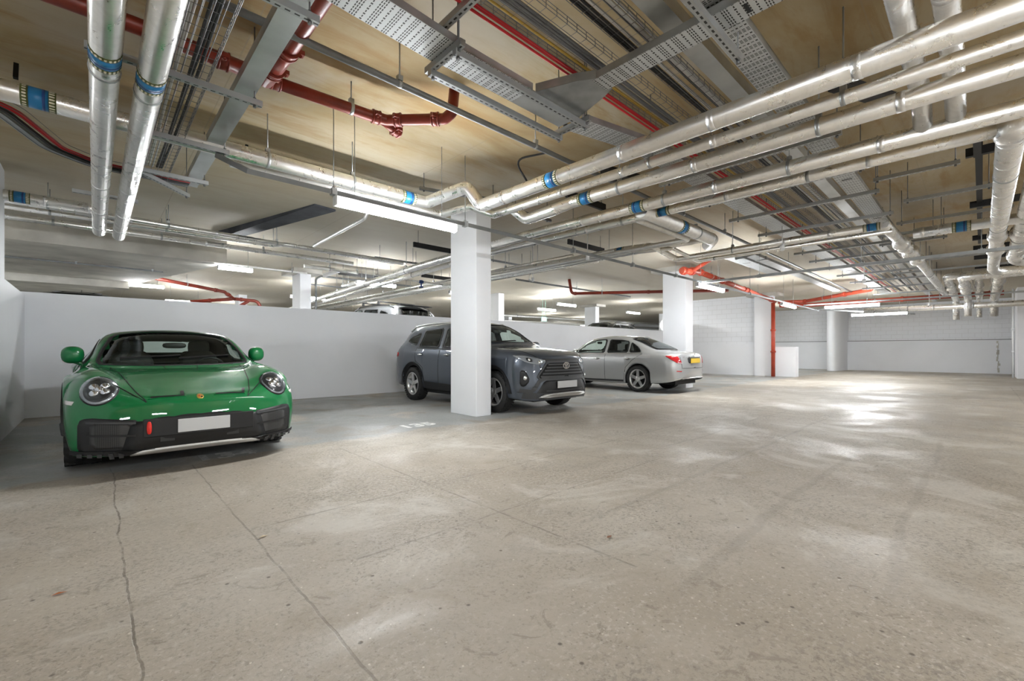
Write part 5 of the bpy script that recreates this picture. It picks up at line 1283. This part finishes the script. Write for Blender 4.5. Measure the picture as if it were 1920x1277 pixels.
# ---------------------------------------------------------------- silver saloon (nose away from the aisle)
def saloon(label, loc, rz, paint, full=True, name='saloon_car'):
    ys = [0, .08, .25, .5, .84, 1.2, 1.5, 1.85, 2.25, 2.7, 3.2, 3.6, 3.95, 4.3, 4.65, 4.82, 4.89, 4.92]
    S = [
     [(.62, .26), (.66, .36), (.68, .46), (.66, .56), (.60, .62), (.46, .65), (.32, .665), (.16, .67), (0, .67)],
     [(.76, .22), (.80, .34), (.82, .47), (.80, .60), (.72, .68), (.56, .72), (.4, .735), (.2, .745), (0, .75)],
     [(.84, .20), (.88, .34), (.90, .50), (.88, .66), (.80, .76), (.64, .81), (.46, .835), (.22, .845), (0, .85)],
     [(.86, .20), (.90, .34), (.92, .54), (.905, .73), (.84, .84), (.70, .88), (.5, .90), (.25, .91), (0, .915)],
     [(.86, .20), (.90, .34), (.925, .57), (.915, .78), (.86, .89), (.74, .93), (.54, .95), (.27, .96), (0, .965)],
     [(.85, .21), (.89, .34), (.915, .58), (.905, .80), (.86, .91), (.77, .96), (.6, .985), (.3, 1.0), (0, 1.005)],
     [(.85, .21), (.89, .34), (.91, .59), (.90, .81), (.86, .92), (.79, 1.0), (.68, 1.03), (.36, 1.06), (0, 1.07)],
     [(.85, .21), (.89, .34), (.91, .60), (.90, .82), (.86, .93), (.77, 1.08), (.67, 1.21), (.37, 1.28), (0, 1.29)],
     [(.85, .21), (.89, .34), (.91, .60), (.90, .83), (.86, .935), (.74, 1.17), (.62, 1.36), (.35, 1.42), (0, 1.435)],
     [(.85, .21), (.89, .34), (.91, .60), (.90, .83), (.86, .94), (.73, 1.19), (.61, 1.39), (.34, 1.455), (0, 1.468)],
     [(.85, .21), (.89, .34), (.915, .60), (.905, .84), (.86, .945), (.73, 1.17), (.61, 1.36), (.34, 1.43), (0, 1.445)],
     [(.86, .21), (.90, .34), (.925, .61), (.915, .85), (.86, .955), (.74, 1.12), (.62, 1.27), (.35, 1.34), (0, 1.355)],
     [(.86, .22), (.90, .35), (.925, .62), (.915, .86), (.86, .965), (.76, 1.06), (.64, 1.15), (.36, 1.19), (0, 1.20)],
     [(.86, .24), (.90, .36), (.92, .62), (.91, .86), (.85, .965), (.76, 1.01), (.6, 1.04), (.32, 1.055), (0, 1.06)],
     [(.84, .27), (.88, .40), (.90, .62), (.885, .84), (.82, .95), (.71, .99), (.54, 1.01), (.28, 1.025), (0, 1.03)],
     [(.80, .30), (.84, .43), (.86, .60), (.84, .80), (.77, .91), (.66, .97), (.5, .995), (.26, 1.01), (0, 1.015)],
     [(.76, .32), (.80, .45), (.82, .60), (.80, .76), (.73, .87), (.62, .93), (.46, .965), (.24, .985), (0, .99)],
     [(.68, .34), (.72, .46), (.74, .58), (.72, .72), (.66, .80), (.54, .86), (.4, .89), (.2, .91), (0, .915)]]
    c = Car(name, label, 'car', ys, S, (.84, 3.78), .335, paint, loc, rz, arch=.045, plan=(.2, .20), bulge=(.04, .03))
    c.seat = (2.35, .42, .37, (0, 1.95, 1.28))
    c.window([(-.66, 1.06), (.66, 1.06), (.56, 1.36), (.3, 1.40), (-.3, 1.40), (-.56, 1.36)], 'front', G['glass'], rnd=1, frame=.93, name='windscreen')
    c.window([(1.62, .985), (2.70, .99), (2.70, 1.36), (2.35, 1.355), (2.05, 1.25)], 'left', G['glass'], mirror=True, rnd=1, name='front_side_window')
    c.window([(2.78, .99), (3.45, 1.0), (3.42, 1.29), (3.2, 1.335), (2.78, 1.355)], 'left', G['glassd'], mirror=True, rnd=1, name='rear_side_window')
    c.window([(3.49, 1.0), (3.86, 1.01), (3.72, 1.14), (3.47, 1.28)], 'left', G['glassd'], mirror=True, rnd=1, name='quarter_window')
    c.window([(-.62, 1.075), (.62, 1.075), (.54, 1.36), (.3, 1.40), (-.3, 1.40), (-.54, 1.36)], 'rear', G['glassd'], rnd=1, frame=.95, name='rear_window')
    if full:
        c.strip('window_strip', [(1.55, .965), (2.7, .97), (3.88, .985)], 'left', .014, G['chrome'], mirror=True, off=.010)
        for ln in ([(1.52, .94), (1.50, .7), (1.58, .28)], [(2.74, .95), (2.75, .6), (2.75, .28)], [(3.90, .97), (3.62, .80), (3.42, .62), (3.36, .28)]):
            c.strip('door_seam', ln, 'left', .008, G['seam'], mirror=True)
        for y in (2.5, 3.5):
            for sx in (-1, 1):
                p, n_ = c.hit('left' if sx < 0 else 'right', y, .845, .02); b = MB(); b.ball((p.x, y, .845), (.014, .11, .014), p=.8, n=8); h = b.build('door_handle', G['chrome'], c.t, world=False)
                b = MB(); b.ball((p.x-sx*.016, y, .84), (.006, .07, .028), n=8); b.build('handle_recess', G['trimg'], h, world=False)
        c.strip('side_crease', [(1.0, .80), (2.4, .86), (3.9, .88), (4.5, .83)], 'left', .010, paint, mirror=True, off=.006)
        c.strip('sill_strip', [(1.28, .27), (2.3, .26), (3.35, .27)], 'left', .05, G['trimg'], mirror=True, off=.006)
        # corner tail lamps, boot line, badge, plate, exhaust trims
        dg = lambda sx: (lambda a, b_: (Vector((a*sx, 5.2, b_))+Vector((.6*sx, .8, 0))*2, Vector((-.6*sx, -.8, 0))))
        for sx in (-1, 1):
            tlp = [(.83, .735), (1.0, .735), (1.2, .82), (1.37, .925), (1.0, .92)]
            o = c.patch('tail_light', tlp, dg(sx), G['redl'], .010, rnd=1, rings=4, step=.03)[0]
            c.strip('lamp_line', [(.86, .75), (1.02, .755)], dg(sx), .016, G['amber'], off=.016, parent=o)
            c.strip('bumper_reflector', [(.86, .545), (1.06, .555)], dg(sx), .022, G['redl'], off=.008)
            c.patch('exhaust_trim', [(.42*sx, .335), (.66*sx, .335), (.66*sx, .275), (.44*sx, .275)], 'rear', G['chrome'], .022, rnd=2, rings=3)
            c.patch('exhaust_opening', [(.46*sx, .325), (.62*sx, .325), (.62*sx, .287), (.47*sx, .287)], 'rear', G['seam'], .026, rnd=2, rings=2)
        c.patch('diffuser', [(-.62, .37), (.62, .37), (.66, .26), (-.66, .26)], 'rear', G['trimg'], .008, rnd=1)
        c.strip('chrome_bumper_strip', [(-.78, .345), (-.6, .385), (.6, .385), (.78, .345)], 'rear', .012, G['chrome'], off=.02)
        c.strip('boot_seam', [(-.62, .90), (-.58, .62), (.58, .62), (.62, .90)], 'rear', .010, G['seam'])
        c.patch('plate_recess', [(-.36, .88), (.36, .88), (.33, .74), (-.33, .74)], 'rear', G['trimg'], .004, rnd=1)
        c.strip('boot_handle_strip', [(-.33, .885), (.33, .885)], 'rear', .03, G['chrome'], off=.02)
        pp, nn = c.hit('rear', 0, .80, .02); b = MB(); b.box((0, pp.y+.004, .80), (.52, .012, .113)); b.build('number_plate', G['yplate'], c.t, world=False, bevel=.003)
        pp, nn = c.hit('rear', 0, .93, .01); bd = MB(); ctr = Vector((0, pp.y+.006, .93))
        bd.tube([ctr+Vector((.042*math.cos(2*PI*k/24), 0, .042*math.sin(2*PI*k/24))) for k in range(25)], .005, 6, caps=False)
        for k in range(3):
            a = PI/2+2*PI*k/3; bd.tube([ctr, ctr+Vector((.041*math.cos(a), 0, .041*math.sin(a)))], [.007, .002], 6)
        bd.build('rear_badge', G['chrome'], c.t, world=False)
        pp, nn = c.hit('rear', .55, .86, .01)
        text('E 220 d', .06, (.50, pp.y+.004, .885), (PI/2, 0, PI), G['chrome'], 'boot_lettering', c.t, ext=.002)
        c.mirror_((.98, 1.78, 1.02), (.10, .07, .07))
        b = MB(); b.ball((0, 3.55, 1.40), (.03, .09, .03), n=6); b.build('roof_fin', paint, c.t, world=False)
    c.finish(); c.wheels4(.80, .22, .235, 5 if full else 10)
    if full: c.t.scale = (1, 1, 1.04)
    return c
saloon('silver saloon parked nose in between the dark suv and the second pillar', (11.33, 10.02, 0), PI, G['silver'])
saloon('dark car with a red sunroof reflection showing above the partition at far left', (-.35, 11.3, .8), -.03, G['black'], False)
t = [o for o in C.objects if o.get('label', '').startswith('dark car with a red')][0]
t.scale = (1, 1, 1.09)
b = MB(); b.add([(-.4, 2.35, 1.452), (.4, 2.35, 1.452), (.36, 2.9, 1.474), (-.36, 2.9, 1.474)], [(0, 1, 2, 3)])
b.add([(-.4, 2.35, 1.43), (.4, 2.35, 1.43), (.36, 2.9, 1.45), (-.36, 2.9, 1.45)], [(0, 1, 2, 3)])
b.build('sunroof', mat('red_sunroof_reflection', (.25, .02, .02), .2, coat=1), t, world=False)  # red reflection on the roof glass put into the panel colour
b = MB(); b.tube([(0, 3.5, 1.4), (0, 3.75, 1.62)], .006, 6); b.build('aerial', G['trim'], t, world=False)
